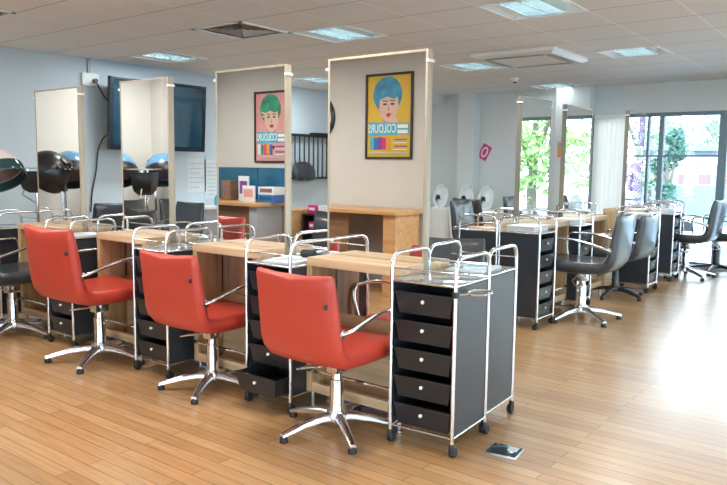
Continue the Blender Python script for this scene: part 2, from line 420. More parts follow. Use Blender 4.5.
lum_lab = ['recessed louvred ceiling light nearest the camera at upper right', 'recessed louvred ceiling light above the mirror beside the yellow poster reflection',
 'recessed louvred ceiling light above the television at far left', 'recessed louvred ceiling light in front of the grey cassette unit', 'recessed louvred ceiling light right of the cassette unit near the windows',
 'small-looking recessed ceiling light above the second row mirrors by the far wall', 'recessed ceiling light by the left wall beyond the towel rack', 
 'recessed ceiling light reflected at the top of the mirror with the pink poster', 'recessed ceiling light over the blue-panelled counter']
for i, (cx, cy) in enumerate(LUMC):
    lab = lum_lab[i] if i < len(lum_lab) else 'recessed louvred ceiling light in the part of the room out of the picture'
    place(lum, (cx, cy, H), 0, lab, 'recessed ceiling lights')
    L = bpy.data.lights.new('lamp_glow', 'AREA'); L.shape = 'RECTANGLE'; L.size = 0.28; L.size_y = 0.5
    warm = cy < 3.0
    L.color = (1.0, 0.96, 0.90) if warm else (0.86, 0.95, 1.0); L.energy = 1.5 if cy > 9 else (6 if cx > -1 else (15 if warm else 13))
    lo = bpy.data.objects.new('lamp_glow', L); COL.objects.link(lo); lo.location = (cx, cy, H-0.01)

def vent(c, lab):
    t = empty('ceiling_vent', (c[0], c[1], H), 0, lab, 'vent', 'ceiling vents')
    fr = MB(); e = 0.3
    for (p, q) in (((-e,-e,-0.008),(-e+0.03,e,0.004)), ((e-0.03,-e,-0.008),(e,e,0.004)), ((-e,-e,-0.008),(e,-e+0.03,0.004)), ((-e,e-0.03,-0.008),(e,e,0.004))): fr.box(p, q)
    fr.build('frame', 'white', t)
    MB().box((-0.29,-0.29,0.10),(0.29,0.29,0.11)).build('backing', 'dark', t)
    gr = MB()
    for k in range(1, 6):
        r = 0.27 - k*0.045
        for s in (-1, 1):
            gr.box((-r, s*r-0.002, 0.0), (r, s*r+0.002, 0.035), Matrix.Rotation(s*0.6, 3, 'X')); gr.box((s*r-0.002, -r, 0.0), (s*r+0.002, r, 0.035), Matrix.Rotation(-s*0.6, 3, 'Y'))
    gr.build('grille', 'steel', t)
vent(VENT[0], 'square grey ceiling vent above the third mirror of the front row')
vent(VENT[1], 'dark ceiling vent at the top left corner of the picture')

t = empty('ceiling_cassette', (-3.2, 6.95, H), 0, 'wide flat white air conditioning unit on the ceiling between the lights', 'air conditioner')
mb = MB(); mb.loft([[(-0.45*s,-0.45*s,z),(0.45*s,-0.45*s,z),(0.45*s,0.45*s,z),(-0.45*s,0.45*s,z)] for s, z in ((1.0,-0.001),(1.0,-0.03),(0.9,-0.055),(0.88,-0.05))])
mb.build('fascia', 'white', t)
mb = MB()
for s in (-1, 1): mb.box((-0.30, s*0.335-0.025, -0.058), (0.30, s*0.335+0.025, -0.054)); mb.box((s*0.335-0.025, -0.30, -0.058), (s*0.335+0.025, 0.30, -0.054))
mb.build('outlet_slot', 'grey', t)
t = empty('smoke_detector', (-4.12, 8.53, H), 0, 'small round detector on the ceiling beyond the cassette unit', 'detector')
MB().lathe([(0.0,-0.05),(0.03,-0.05),(0.045,-0.03),(0.055,-0.012),(0.055,0)]).build('housing', 'white', t)
MB().lathe([(0.0,-0.066),(0.018,-0.064),(0.024,-0.050),(0.024,-0.046)]).build('lens', 'dark', t)

# ------------------------------------------------------------------ salon chair (faces +Y, base centre at origin)
def shell_mesh(W=0.243, top=0.855, cup=0.018):
    path = [(-0.285,top,0.020),(-0.282,top-0.012,0.036),(-0.272,top-0.06,0.050),(-0.262,0.72,0.056),(-0.250,0.62,0.060),(-0.236,0.54,0.066),(-0.222,0.500,0.072),(-0.196,0.468,0.080),
            (-0.15,0.452,0.086),(-0.05,0.448,0.086),(0.08,0.450,0.086),(0.18,0.455,0.084),(0.235,0.456,0.078),(0.262,0.452,0.056),(0.268,0.450,0.030)]
    path = [(y - 0.035*max(0, min(1, (-y-0.02)/0.2)) - 0.008*max(0, (z-0.5)/0.35), z-0.037, t) for y, z, t in path]
    loops = []; n = len(path)
    for i, (y, z, t) in enumerate(path):
        a = path[max(0, i-1)]; b = path[min(n-1, i+1)]
        tx, tz = b[0]-a[0], b[1]-a[1]; l = math.hypot(tx, tz); tx /= l; tz /= l
        ny, nz = -tz, tx               # normal pointing to the sitter
        if nz < 0 and abs(tz) < 0.5: ny, nz = -ny, -nz
        if abs(tz) >= 0.5 and ny < 0: ny, nz = -ny, -nz
        back = max(0, min(1, (z-0.47)/0.15)); w = W * (1 - 0.05*max(0, (z-0.5)/0.35)) * (0.975 if i in (0, n-1) else 1.0)
        r = t*0.5; loop = []; seg = 5
        # around: front side left->right then back right->left
        for q in range(9):
            u = -1 + q/4; loop.append((u*(w-r), 1))
        for q in range(1, seg): ang = PI/2 - PI*q/seg; loop.append((1 + 0*ang, ang))
        pts = []
        for q in range(9):
            x = (-1 + q/4)*(w-r); pts.append((x, r))
        for q in range(1, seg): ang = PI/2 - PI*q/seg; pts.append((w-r + r*math.cos(ang), r*math.sin(ang)))
        for q in range(9):
            x = (1 - q/4)*(w-r); pts.append((x, -r))
        for q in range(1, seg): ang = -PI/2 - PI*q/seg; pts.append((-(w-r) + r*math.cos(ang), r*math.sin(ang)))
        c = cup * back + 0.012*(1-back)
        loops.append([(x, y + ny*(h + c*(x/w)**2), z + nz*(h + c*(x/w)**2) - (0.016*(abs(x)/w-1)**2 if i < 3 else 0)) for x, h in pts])
    return MB().loft(loops)

def star_base(t, R, legmat, foot, n=5, rot=0.3, castors=False):
    for k in range(n):
        a = rot + 2*PI*k/n; c, s = math.cos(a), math.sin(a); loops = []
        for r, z, w, h in ((0.02,0.078,0.024,0.022),(0.09,0.078,0.022,0.019),(0.18,0.066,0.020,0.015),(0.26,0.046,0.018,0.012),(R,0.034,0.015,0.010)):
            cx, cy = r*c, r*s
            loops.append([(cx - s*w*u, cy + c*w*u, z + h*v) for u, v in ((-1,-0.8),(1,-0.8),(1,0.3),(0.55,1),(-0.55,1),(-1,0.3))])
        lg = MB().loft(loops).build('leg', legmat, t, smooth=60)
        f = MB()
        f.lathe([(0.0,0.0),(0.020,0.0),(0.021,0.012),(0.016,0.030),(0.0,0.032)], ((R-0.012)*c, (R-0.012)*s, 0), 12)
        f.build('foot', foot, lg)

def make_chair(name, cat, vinyl, base='alu', column='chrome', arms=True, round_back=False, rot=0.3, armmat='chrome'):
    t = empty(name, (0,0,0), 0, 'x', cat)
    shell_mesh().build('upholstered_shell', vinyl, t, smooth=60)
    if arms:
        for s in (-1, 1):
            x = s*0.270
            pts = rounded([(s*0.243,-0.255,0.565),(x,-0.235,0.577),(x+s*0.006,-0.02,0.632),(x+s*0.004,0.20,0.635),(x,0.215,0.56),(s*0.243,0.190,0.425)], 0.05)
            MB().tube(pts, 0.0125, 10, flat=0.75).build('armrest', armmat, t, smooth=70)
            MB().lathe([(0,0),(0.020,0.0),(0.020,0.012),(0,0.014)], (s*0.236, -0.255, 0.565), 12, Matrix.Rotation(s*PI/2, 3, 'Y')).build('arm_bracket', armmat, t)
    MB().box((-0.11,-0.12,0.360),(0.11,0.10,0.379)).build('seat_plate', 'steel', t, bevel=0.004)
    m = MB(); m.box((-0.03,-0.045,0.295),(0.035,0.045,0.362)); m.tube([(0.03,0,0.33),(0.05,0,0.33)], 0.02)
    m.build('lift_mechanism', 'alu', t, bevel=0.008)
    MB().lathe([(0.0,0.09),(0.044,0.09),(0.040,0.105),(0.034,0.12),(0.034,0.26),(0.028,0.262),(0.026,0.30),(0.0,0.301)], n=20).build('column', column, t)
    MB().lathe([(0.0,0.055),(0.052,0.055),(0.056,0.085),(0.045,0.108),(0.0,0.110)], n=20).build('hub', base, t)
    pts = rounded([(-0.03,0.01,0.33),(-0.10,-0.02,0.305),(-0.205,-0.075,0.285),(-0.215,-0.015,0.285),(-0.10,0.045,0.305),(-0.03,0.03,0.33)], 0.02)
    MB().tube(pts, 0.005, 8).build('pump_lever', 'chrome', t)
    star_base(t, 0.305, base, 'rubber', rot=rot)
    MB().box((0.10,-0.302,0.735),(0.104,-0.3,0.765)).build('maker_tab', 'dark', t) if False else None
    return t
red_chair = make_chair('salon_chair', 'chair', 'red', rot=-0.63)
blk_chair = make_chair('salon_chair', 'chair', 'black_vinyl', rot=0.25)
def make_black_base_chair():
    return make_chair('salon_chair', 'chair', 'black_vinyl', base='black', column='black', arms=True, rot=0.6, armmat='chrome')
blk2_chair = make_black_base_chair()
# small dark maker tab on the upper right of each red back
for o in [c for c in red_chair.children if c.name.startswith('upholstered')]:
    MB().box((0.200,-0.335,0.680),(0.207,-0.310,0.703)).build('fabric_tab', 'dark', red_chair, bevel=0.001)

chairs_red = [(-2.15, 2.60, 0.0), (-3.14, 2.66, 0.02), (-4.17, 2.58, 0.03)]
labs = ['red salon chair nearest the camera, left of the closed-drawer trolley', 'middle one of three red salon chairs, left of the trolley with an open drawer',
        'farthest left of the three red salon chairs, next to the black chair']
for (x, y, r), l in zip(chairs_red, labs):
    q = place(red_chair, (x, y, 0), r, l, 'red chairs along the front row', 1.10 if x < -4 else None)
    if x < -3:                      # the star bases stand turned differently
        for ch in q.children:
            if ch.name.startswith('leg'): ch.rotation_euler.z = -0.44 if x > -4 else -0.34
place(blk_chair, (-5.28, 2.55, 0), 0.05, 'black vinyl salon chair cut by the left edge of the picture', 'black salon chairs', 1.1)

# ------------------------------------------------------------------ trolley (front -Y, front-left post at local (0,0)... centred)
TW, TD = 0.325, 0.35
def make_trolley(name='salon_trolley', pulled=None, sidem='panel', drawm='black', holder=False):
    t = empty(name, (0,0,0), 0, 'x', 'trolley')
    hx, hy = TW/2, TD/2; zs = 0.775; zt = 0.90; r = 0.0095
    for s in (-1, 1):
        pts = rounded([(s*hx,-hy,0.062),(s*hx,-hy,zt),(s*hx,hy,zt),(s*hx,hy,0.062)], 0.07, 6)
        MB().tube(pts, r, 10).build('side_frame', 'chrome', t, smooth=70)
    for z, rr in ((0.088,0.0055),(zs,0.006),(0.835,0.004)):
        for s in (-1, 1):
            MB().tube([(-hx,s*hy,z),(hx,s*hy,z)], rr, 8).build('rail', 'chrome', t, smooth=70)
            if z != 0.835: MB().tube([(s*hx,-hy,z),(s*hx,hy,z)], rr, 8).build('rail', 'chrome', t, smooth=70)
    MB().box((-hx+0.008,-hy+0.004,zs-0.006),(hx-0.008,hy-0.004,zs+0.004)).build('top_shelf', 'greytop', t, bevel=0.001)
    for s in (-1, 1):
        MB().box((s*(hx-0.003)-0.002,-hy+0.012,0.095),(s*(hx-0.003)+0.002,hy-0.012,zs-0.01)).build('side_panel', sidem, t)
    MB().box((-hx+0.012,hy-0.006,0.095),(hx-0.012,hy-0.002,zs-0.01)).build('back_panel', sidem, t)
    for k in range(5):
        z0 = 0.10 + k*0.132; z1 = z0 + 0.098
        dy = -pulled if (pulled and k == 0) else 0.0
        y0, y1 = -hy+0.004+dy, hy-0.03+dy; w = hx-0.014; wb = w-0.018; th = 0.006
        o = [(-w,y0,z1),(w,y0,z1),(w,y1,z1),(-w,y1,z1)]; ob = [(-wb,y0+0.012,z0),(wb,y0+0.012,z0),(wb,y1,z0),(-wb,y1,z0)]
        i_ = [(-w+th,y0+th,z1),(w-th,y0+th,z1),(w-th,y1-th,z1),(-w+th,y1-th,z1)]; ib = [(-wb+th,y0+0.012+th,z0+th),(wb-th,y0+0.012+th,z0+th),(wb-th,y1-th,z0+th),(-wb+th,y1-th,z0+th)]
        mb = MB(); mb.loft([ob, o, i_, ib])
        mb.box((-w-0.004,y0-0.006,z1-0.004),(w+0.004,y0+0.006,z1+0.003))
        dr = mb.build('drawer', drawm, t, smooth=30)
        MB().lathe([(0,-0.014),(0.007,-0.014),(0.009,-0.010),(0.0075,-0.006),(0.005,0.004),(0,0.004)], (0, y0+0.004, z0+0.062), 12, Matrix.Rotation(-PI/2, 3, 'X')).build('knob', 'knob', dr)
        for s in (-1, 1): MB().tube([(s*(hx-0.008),-hy,z1-0.012),(s*(hx-0.008),hy,z1-0.012)], 0.003, 6).build('drawer_runner', 'chrome', t)
    for sx in (-1, 1):
        for sy in (-1, 1):
            cs = MB(); c = (sx*hx, sy*hy + 0.012, 0.024)
            cs.lathe([(0,-0.014),(0.020,-0.014),(0.024,-0.010),(0.024,-0.004),(0.019,-0.003),(0.019,0.003),(0.024,0.004),(0.024,0.010),(0.020,0.014),(0,0.014)], c, 14, Matrix.Rotation(PI/2, 3, 'Y'))
            cs.lathe([(0,0.036),(0.013,0.036),(0.014,0.052),(0.009,0.066),(0,0.067)], (sx*hx, sy*hy, 0), 12)
            cs.build('castor', 'rubber', t)
    if holder:
        cx = hx + 0.062
        ring = [(cx + 0.05*math.cos(a), -0.06 + 0.075*math.sin(a), 0.742) for a in [2*PI*k/24 for k in range(24)]]
        m = MB(); m.tube(ring, 0.0055, 8, closed=True); m.tube([(hx,-hy+0.0,0.742),(hx+0.03,-hy+0.03,0.742),(cx-0.02,-0.13,0.742)], 0.005, 8)
        m.build('dryer_ring', 'chrome', t); MB().box((hx-0.012,-hy-0.014,0.728),(hx+0.016,-hy+0.012,0.756)).build('ring_clamp', 'black', t, bevel=0.003)
    return t
tr_open = make_trolley(pulled=0.10)
tr_hold = make_trolley(holder=True)
tr = make_trolley()
G1 = 'drawer trolleys of the front row'; G2 = 'drawer trolleys of the window row'
place(tr_hold, (-1.705, 2.825, 0), 0.06, 'chrome trolley with five black drawers and dryer ring, nearest the camera', G1)
place(tr, (-1.745, 3.203, 0), PI+0.06, 'chrome trolley with plain black side, standing back to back behind the nearest trolley', G1)
place(tr_open, (-2.64, 2.79, 0), 0.0, 'chrome drawer trolley with its bottom drawer pulled open, left of the nearest red chair', G1)
place(tr, (-3.62, 2.76, 0), 0.0, 'chrome drawer trolley left of the middle red chair', G1)
place(tr, (-4.70, 2.78, 0), 0.0, 'chrome drawer trolley between the black chair and the leftmost red chair', G1)
place(tr, (-5.78, 2.80, 0), 0.0, 'black drawer trolley left of the black chair, mostly beyond the left edge', G1)
place(tr, (-2.66, 3.19, 0), PI, 'chrome trolley behind the gap beside the tall poster-reflecting mirror', G1)
place(tr, (-3.64, 3.18, 0), PI, 'chrome trolley behind the gap between second and third mirror', G1)
place(tr, (-4.68, 3.18, 0), PI, 'chrome trolley behind the gap between the two leftmost mirrors', G1)

# ------------------------------------------------------------------ styling stations of row 1
YM = 2.96
def mirror_panel(name, w, zb=0.50, zt=1.862, flip=None):
    """double-sided mirror, centred on local origin, faces -Y and +Y"""
    t = empty(name, (0,0,0), 0, 'x', 'mirror')
    T = 0.022
    core = MB()
    core.box((-w/2,-T,0.02),(-w/2+0.012,T,zt)); core.box((w/2-0.012,-T,0.02),(w/2,T,zt)); core.box((-w/2+0.012,-T,zt-0.012),(w/2-0.012,T,zt)); core.box((-w/2+0.012,-T+0.006,zb),(w/2-0.012,T-0.006,zt-0.012))
    core.build('frame', 'edge', t, bevel=0.001)
    for s in (-1, 1):
        MB().box((-w/2+0.012, min(s*T*0.72, s*T*0.92), zb),(w/2-0.012, max(s*T*0.72, s*T*0.92), zt-0.012)).build('mirror_glass', 'mirror', t)
    MB().box((-w/2+0.012,-T+0.004,0.02),(w/2-0.012,T-0.004,zb)).build('lower_board', 'oak', t)
    for sx in (-1, 1):
        c = MB(); c.box((sx*(w/2+0.002)-0.012,-T-0.004,zt-0.062),(sx*(w/2+0.002)+0.006,T+0.004,zt-0.048)); c.build('clip', 'white', t, bevel=0.001)
    return t
def styling_table(w, d=0.2, zt=0.82, th=0.045):
    """shelf table: back edge at y=0, front towards -Y, centred on x"""
    t = empty('styling_table', (0,0,0), 0, 'x', 'table')
    MB().box((-w/2,-d,zt-th),(w/2,0,zt)).build('tabletop', 'oak', t, bevel=0.003)
    for s in (-1, 1):
        a = (s*w/2, s*(w/2-0.035)); MB().box((min(a),-d+0.001,0.10),(max(a),0,zt-th)).build('leg_panel', 'oakz', t, bevel=0.002)
        for yy in (-d+0.035, -0.035): MB().lathe([(0,0),(0.014,0),(0.014,0.01),(0.009,0.014),(0.009,0.101),(0,0.101)], (s*(w/2-0.0175), yy, 0), 12).build('foot', 'steel', t)
    MB().box((-w/2+0.035,-d+0.005,0.10),(w/2-0.035,-d+0.035,0.15)).build('bottom_rail', 'oak', t, bevel=0.002)
    MB().tube([(-w/2+0.02,-d-0.03,0.23),(w/2-0.02,-d-0.03,0.23)], 0.009).build('footrest_bar', 'chrome', t)
    for s in (-1, 1): MB().tube([(s*(w/2-0.018),-d-0.03,0.23),(s*(w/2-0.018),-d+0.004,0.23)], 0.007).build('footrest_bracket', 'chrome', t)
    return t
st = [(-2.505,-1.875,-2.475,-1.875,''), (-3.41,-2.815,-3.40,-2.82,''), (-4.415,-3.875,-4.43,-3.87,''), (-5.58,-4.945,-5.53,-4.93,'')]
mlab = ['tall frameless mirror reflecting the yellow poster, nearest of the front row', 'tall mirror reflecting the pink poster and blue-backed counter', 'tall mirror in front of the television, reflecting blue hair dryer hoods',
        'leftmost tall mirror of the front row, reflecting a black hood dryer']
tlab = ['oak styling table behind the nearest red chair', 'oak styling table under the mirror with the pink poster reflection', 'oak styling table under the mirror in front of the television', 'oak styling table beneath the leftmost mirror']
for i, (a, b_, ta, tb, _) in enumerate(st):
    m = mirror_panel('mirror_panel', b_-a); m.location = ((a+b_)/2, YM, 0); tag(m, mlab[i], 'mirror', 'tall mirrors of the front row')
    f = styling_table(tb-ta); f.location = ((ta+tb)/2, YM-0.024, 0); tag(f, tlab[i], 'table', 'front row styling tables')
    g = styling_table(tb-ta); g.location = ((ta+tb)/2, YM+0.024, 0); g.rotation_euler.z = PI
    tag(g, tlab[i].replace('oak styling table', 'rear-facing oak shelf table') .replace('behind the nearest red chair', 'behind the yellow poster mirror'), 'table', 'front row styling tables')

# chairs on the other side of the front row and along the left wall
GB = 'black salon chairs'
place(blk_chair, (-2.57, 4.45, 0), PI+0.5, 'black salon chair seen just behind the nearest trolleys', GB, 0.92)
place(blk_chair, (-3.78, 4.30, 0), PI+0.1, 'black salon chair seen through the gap left of the yellow poster mirror', GB)
place(blk_chair, (-6.60, 4.97, 0), PI, 'black chair under the wall television, right of the second mirror', GB, 1.04)
place(blk_chair, (-6.62, 4.12, 0), PI/2, 'black chair by the left wall under the hanging cable', GB)
place(blk_chair, (-6.32, 1.40, 0), -PI/2, 'black chair under the middle blue hood dryer, seen in a mirror', GB)
place(blk_chair, (-6.30, 0.74, 0), -PI/2, 'black chair under the rear blue hood dryer, seen in a mirror', GB)

# ------------------------------------------------------------------ hood dryers
def make_dryer(dome='domeblue', rim='black', tilt=0.35, lining='mauve', visor=False):
    t = empty('hood_dryer', (0,0,0), 0, 'x', 'hood dryer')
    MB().tube([(0,0,0.08),(0,0,1.06)], 0.014).build('pole', 'chrome', t)
    star_base(t, 0.25, 'black', 'rubber')
    MB().lathe([(0,0.07),(0.04,0.07),(0.04,0.11),(0.02,0.13),(0,0.13)]).build('hub', 'black', t)
    mb = MB(); mb.tube([(0,0,1.02),(0.0,0.01,1.10),(0.03,0.03,1.18),(0.08,0.05,1.22)], [0.03,0.028,0.035,0.03], 10, flat=0.7); mb.build('arm', 'black', t, smooth=70)
    R = Matrix.Rotation(tilt, 3, 'X') @ Matrix.Rotation(0.15, 3, 'Y'); c = Vector((0.02, 0.16, 1.20))
    def dome_loops(r, hh, z0, inner=0.9):
        out = [(r*math.cos(a), z0 + hh*math.sin(a)) for a in [PI/2*k/9 for k in range(9)]]
        out.append((0.004, z0+hh)); return out
    out = dome_loops(0.205, 0.22, 0.0); inn = [(x*0.93, z*0.93-0.003) for x, z in out][::-1]
    MB().lathe(out + inn + [out[0]], c, 28, R).build('dome', dome, t, smooth=60)
    inn2 = [(x*0.90, z*0.88) for x, z in out]
    MB().lathe(inn2 + [(x*0.97, z*0.97) for x, z in inn2][::-1] + [inn2[0]], c, 24, R).build('lining', lining, t, smooth=60)
    rm = [(0.212,0.02),(0.215,-0.01),(0.214,-0.075),(0.206,-0.085),(0.200,-0.075),(0.202,0.0),(0.212,0.02)]
    MB().lathe(rm, c, 28, R).build('visor' if visor else 'rim', 'visor' if visor else rim, t, smooth=50)
    h = MB()
    for k in range(5): 
        a = -0.9 + k*0.45; p = R @ Vector((0.15*math.sin(a), -0.15*math.cos(a), 0.16)) + c; h.tube([p, p + R @ Vector((0,0,0.03))], 0.018, 8)
    h.box((c.x-0.06, c.y-0.2, c.z+0.02), (c.x+0.06, c.y-0.12, c.z+0.14), R)
    h.build('motor_housing', 'black', t, bevel=0.004)
    return t
dry_white = make_dryer('domepink', 'visor', 0.55, 'mauve', True)
place(dry_white, (-6.42, 3.00, 0), -1.75, 'pinkish white hood dryer with dark green visor at the left edge', 'hood dryers')
dry_blue = make_dryer('domeblue', 'black', 0.5)
for (x, y, r, l) in [(-6.90, 1.98, -1.4, 'blue domed hood dryer seen at the right edge of the leftmost mirror'), (-6.90, 1.43, -1.4, 'blue domed hood dryer seen at the left side of the second mirror'), (-6.90, 0.85, -1.4, 'blue domed hood dryer seen at the right side of the second mirror')]:
    place(dry_blue, (x, y, 0), r, l, 'hood dryers')
dry_black = make_dryer('black', 'black', 0.75)
place(dry_black, (-6.48, 2.20, 0), 0.9, 'large black hood dryer with mauve lining seen in the leftmost mirror', 'hood dryers')
def make_processor():
    t = empty('colour_processor', (0,0,0), 0, 'x', 'hair processor')
    MB().tube([(0,0,0.08),(0,0,1.04)], 0.013).build('pole', 'chrome', t); star_base(t, 0.24, 'black', 'rubber')
    m = MB(); m.loft([[(-a,-b,z),(a,-b,z),(a,b,z),(-a,b,z)] for a, b, z in ((0.05,0.05,1.0),(0.10,0.08,1.04),(0.12,0.09,1.10),(0.125,0.10,1.21))]); m.build('body', 'black', t, bevel=0.006)
    MB().box((-0.16,-0.12,1.235),(0.16,0.12,1.247)).build('top_plate', 'steel', t, bevel=0.002)
    MB().tube([(-0.09,0,1.21),(-0.09,0,1.236)], 0.01).tube([(0.09,0,1.21),(0.09,0,1.236)], 0.01).build('post', 'chrome', t)
    MB().tube([(-0.11,0,1.06),(-0.16,0,0.98),(-0.02,0,0.90)], 0.008).tube([(0.11,0,1.06),(0.16,0,0.98),(0.02,0,0.90)], 0.008).build('bracket', 'steel', t)
    return t
pr = make_processor()
place(pr, (-6.78, 3.56, 0), 0.5, 'black box-headed hair processor on a chrome pole beside the white hood dryer', 'hair processors')
place(pr, (-5.70, 1.84, 0), 0.9, 'black box-headed hair processor between the blue hoods in the second mirror', 'hair processors')

# ------------------------------------------------------------------ left wall things
t = empty('television', (-7.0, 5.19, 1.845), 0, 'large wall television with dark blue screen partly behind a mirror', 'television')
TVR = Matrix.Rotation(0, 3, 'Z')
MB().box((-0.045,-0.665,-0.40),(0.0,0.665,0.40)).build('casing', 'tv', t, bevel=0.008)
MB().box((0.0,-0.62,-0.345),(0.004,0.62,0.365)).build('screen', 'screen', t)
f = MB()
for (p, q) in (((0,-0.665,0.37),(0.012,0.665,0.40)), ((0,-0.665,-0.40),(0.012,0.665,-0.35)), ((0,-0.665,-0.35),(0.012,-0.625,0.37)), ((0,0.625,-0.35),(0.012,0.665,0.37))): f.box(p, q)
f.build('bezel', 'tv', t, bevel=0.003)
MB().box((-0.25,-0.2,-0.2),(-0.045,0.2,0.2)).build('wall_bracket', 'black', t)
t.rotation_euler = (0, 0.06, 0)
t = empty('cable_conduit', (0,0,0), 0, 'narrow white conduit running down from the ceiling beside the television', 'conduit')
MB().box((XL, 4.435, 2.28), (XL+0.025, 4.465, H)).build('duct', 'grey', t); MB().box((XL, 4.36, 2.14), (XL+0.035, 4.56, 2.28)).build('socket_box', 'white', t, bevel=0.004)
MB().tube([(XL+0.035,4.5,2.20),(XL+0.075,4.5,2.20)], 0.025).build('plug', 'black', t)
tag(MB().tube(rounded([(XL+0.07,4.5,2.19),(XL+0.07,4.58,2.05),(-7.16,4.70,1.90)], 0.05), 0.008, 8).build('power_cable', 'cable'), 'short black cable from socket box down to television', 'cable')
tag(MB().tube(rounded([(-7.15,4.66,1.62),(-7.2,4.58,1.60),(XL+0.03,4.52,1.45),(XL+0.02,4.50,1.2),(XL+0.02,4.44,0.98),(XL+0.02,4.42,0.75)], 0.08), 0.008, 8).build('hanging_cable', 'cable'), 'long black cable hanging down the left wall below the television', 'cable')
def notice(y, z, w, h, label, lines=6, m='paper'):
    t = empty('paper_notice', (XL, y, z), 0, label, 'notice', 'notices on the left wall')
    MB().box((0.001,-w/2,-h/2),(0.003,w/2,h/2)).build('sheet', m, t)
    g = MB()
    for k in range(lines):
        zz = h/2 - (k+1)*h/(lines+1); g.box((0.003,-w*0.38,zz-0.004),(0.0038,w*(0.38 - 0.12*(k % 3)),zz+0.004))
    g.build('print', 'papergrey', t)
notice(5.93,1.15,0.30,0.42,'pale paper notice on the left wall below the television, left sheet')
notice(6.20,1.10,0.28,0.50,'pale paper notice on the left wall, middle sheet of lists',9)
notice(6.52,1.32,0.20,0.18,'small upper sign on the left wall beside the pink poster mirror',2)
notice(6.55,1.08,0.22,0.26,'small lower sign with a cross mark on the left wall',3)
# white counter with bottles by left wall
def counter(name, x0, y0, x1, y1, z, top, body, label, cat='counter'):
    t = empty(name, ((x0+x1)/2, (y0+y1)/2, 0), 0, label, cat); a, b_ = (x1-x0)/2, (y1-y0)/2
    MB().box((-a,-b_,z-0.035),(a,b_,z)).build('worktop', top, t, bevel=0.003)
    MB().box((-a+0.02,-b_+0.02,0.08),(a-0.02,b_-0.02,z-0.035)).build('cabinet', body, t, bevel=0.002)
    MB().box((-a+0.04,-b_+0.04,0.0),(a-0.05,b_-0.04,0.08)).build('plinth', 'dark', t)
    return t
counter('wall_counter', XL+0.02, 5.75, -6.85, 7.1, 0.77, 'white', 'grey', 'white topped counter along the left wall behind the pink poster mirror')
def bottle(x, y, z, h, r, m, label, group='bottles on the white counter'):
    t = empty('bottle', (x,y,z), 0, label, 'bottle', group)
    MB().lathe([(0,0),(r,0),(r,h*0.65),(r*0.45,h*0.8),(r*0.4,h*0.86),(0,h*0.86)], n=12).build('body', m, t)
    MB().lathe([(0,h*0.86),(r*0.5,h*0.86),(r*0.5,h),(0,h)], n=10).build('cap', 'white', t)
for k, (y, m, h, l) in enumerate([(6.05,'teal',0.16,'teal bottle on the white counter by the left wall'),(6.17,'printblue',0.12,'short blue bottle on the white counter'),(6.27,'white',0.18,'tall white bottle on the white counter'),(6.37,'orange',0.13,'orange bottle on the white counter')]):
    bottle(-7.02, y, 0.77, h, 0.032, m, l)

# towel rack with hung black things, between mirrors 3 and 4
t = empty('wall_rack', (XL, 8.05, 0), 0, 'black wall rack of upright bars seen between the two nearest mirrors', 'rack')
MB().box((0.02,-0.48,1.72),(0.10,0.48,1.755)).box((0.0,0.05,1.755),(0.12,0.40,1.785)).build('top_bar', 'black', t)
MB().box((0.02,-0.48,1.09),(0.10,0.48,1.12)).build('bottom_bar', 'black', t)
br = MB()
for k in range(10): br.tube([(0.08,-0.46+k*0.102,1.10),(0.08,-0.46+k*0.102,1.74)], 0.011, 8)
br.build('upright_bar', 'black', t)
tag(MB().loft([[(XL+0.13+0.05*s*math.cos(a), 7.82+0.24*s*math.sin(a)*(1+0.15*math.sin(5*a)), z+0.02*math.sin(3*a)) for a in [2*PI*q/20 for q in range(20)]] for s, z in ((0.3,1.08),(0.9,1.10),(1.0,1.16),(0.95,1.24),(0.8,1.30),(0.3,1.33))]).build('bundled_gown', 'black_vinyl', smooth=60), 'bundle of black gowns hanging on the wall rack', 'gown')
t = empty('low_desk', (-6.08, 6.35, 0), 0, 'pale wooden desk by the left wall below the black rack', 'desk')
MB().box((-0.27,-0.3,0.73),(0.27,0.3,0.76)).build('desktop', 'beech', t); MB().box((-0.26,-0.28,0),(-0.22,0.28,0.73)).build('side_panel', 'beech', t); MB().box((0.22,-0.28,0),(0.26,0.28,0.73)).build('side_panel', 'beech', t); MB().box((-0.22,-0.28,0.05),(0.22,-0.26,0.73)).build('front_board', 'beech', t)
t = empty('product_shelf', (-5.58, 6.45, 0), 0, 'small black shelf of pink products right of the pale desk', 'shelf')
MB().box((-0.18,-0.16,0),(0.18,0.16,0.02)).box((-0.18,-0.16,0.5),(0.18,0.16,0.52)).box((-0.18,-0.16,0.7),(0.18,0.16,0.72)).build('board', 'black', t)
MB().box((-0.18,-0.16,0.02),(-0.165,0.15,0.7)).build('side_panel', 'black', t); MB().box((0.165,-0.16,0.02),(0.18,0.15,0.7)).build('side_panel', 'black', t); MB().box((-0.18,0.15,0),(0.18,0.16,0.72)).build('back_board', 'black', t)
for k, (x, z, m, l) in enumerate([(-0.08,0.72,'magenta','magenta box on top of the black product shelf'),(0.08,0.72,'paper','pale box on top of the black product shelf'),(-0.07,0.52,'magenta','magenta box inside the black product shelf'),(0.09,0.52,'pinkred','red box inside the black product shelf')]):
    q = empty('product_box', (-5.58+x, 6.40, z), 0, l, 'box', 'product boxes')
    MB().box((-0.06,-0.05,0),(0.06,0.05,0.10)).build('carton', m, q, bevel=0.002); MB().box((-0.045,-0.052,0.04),(0.045,-0.05,0.07)).build('label_band', 'white', q)

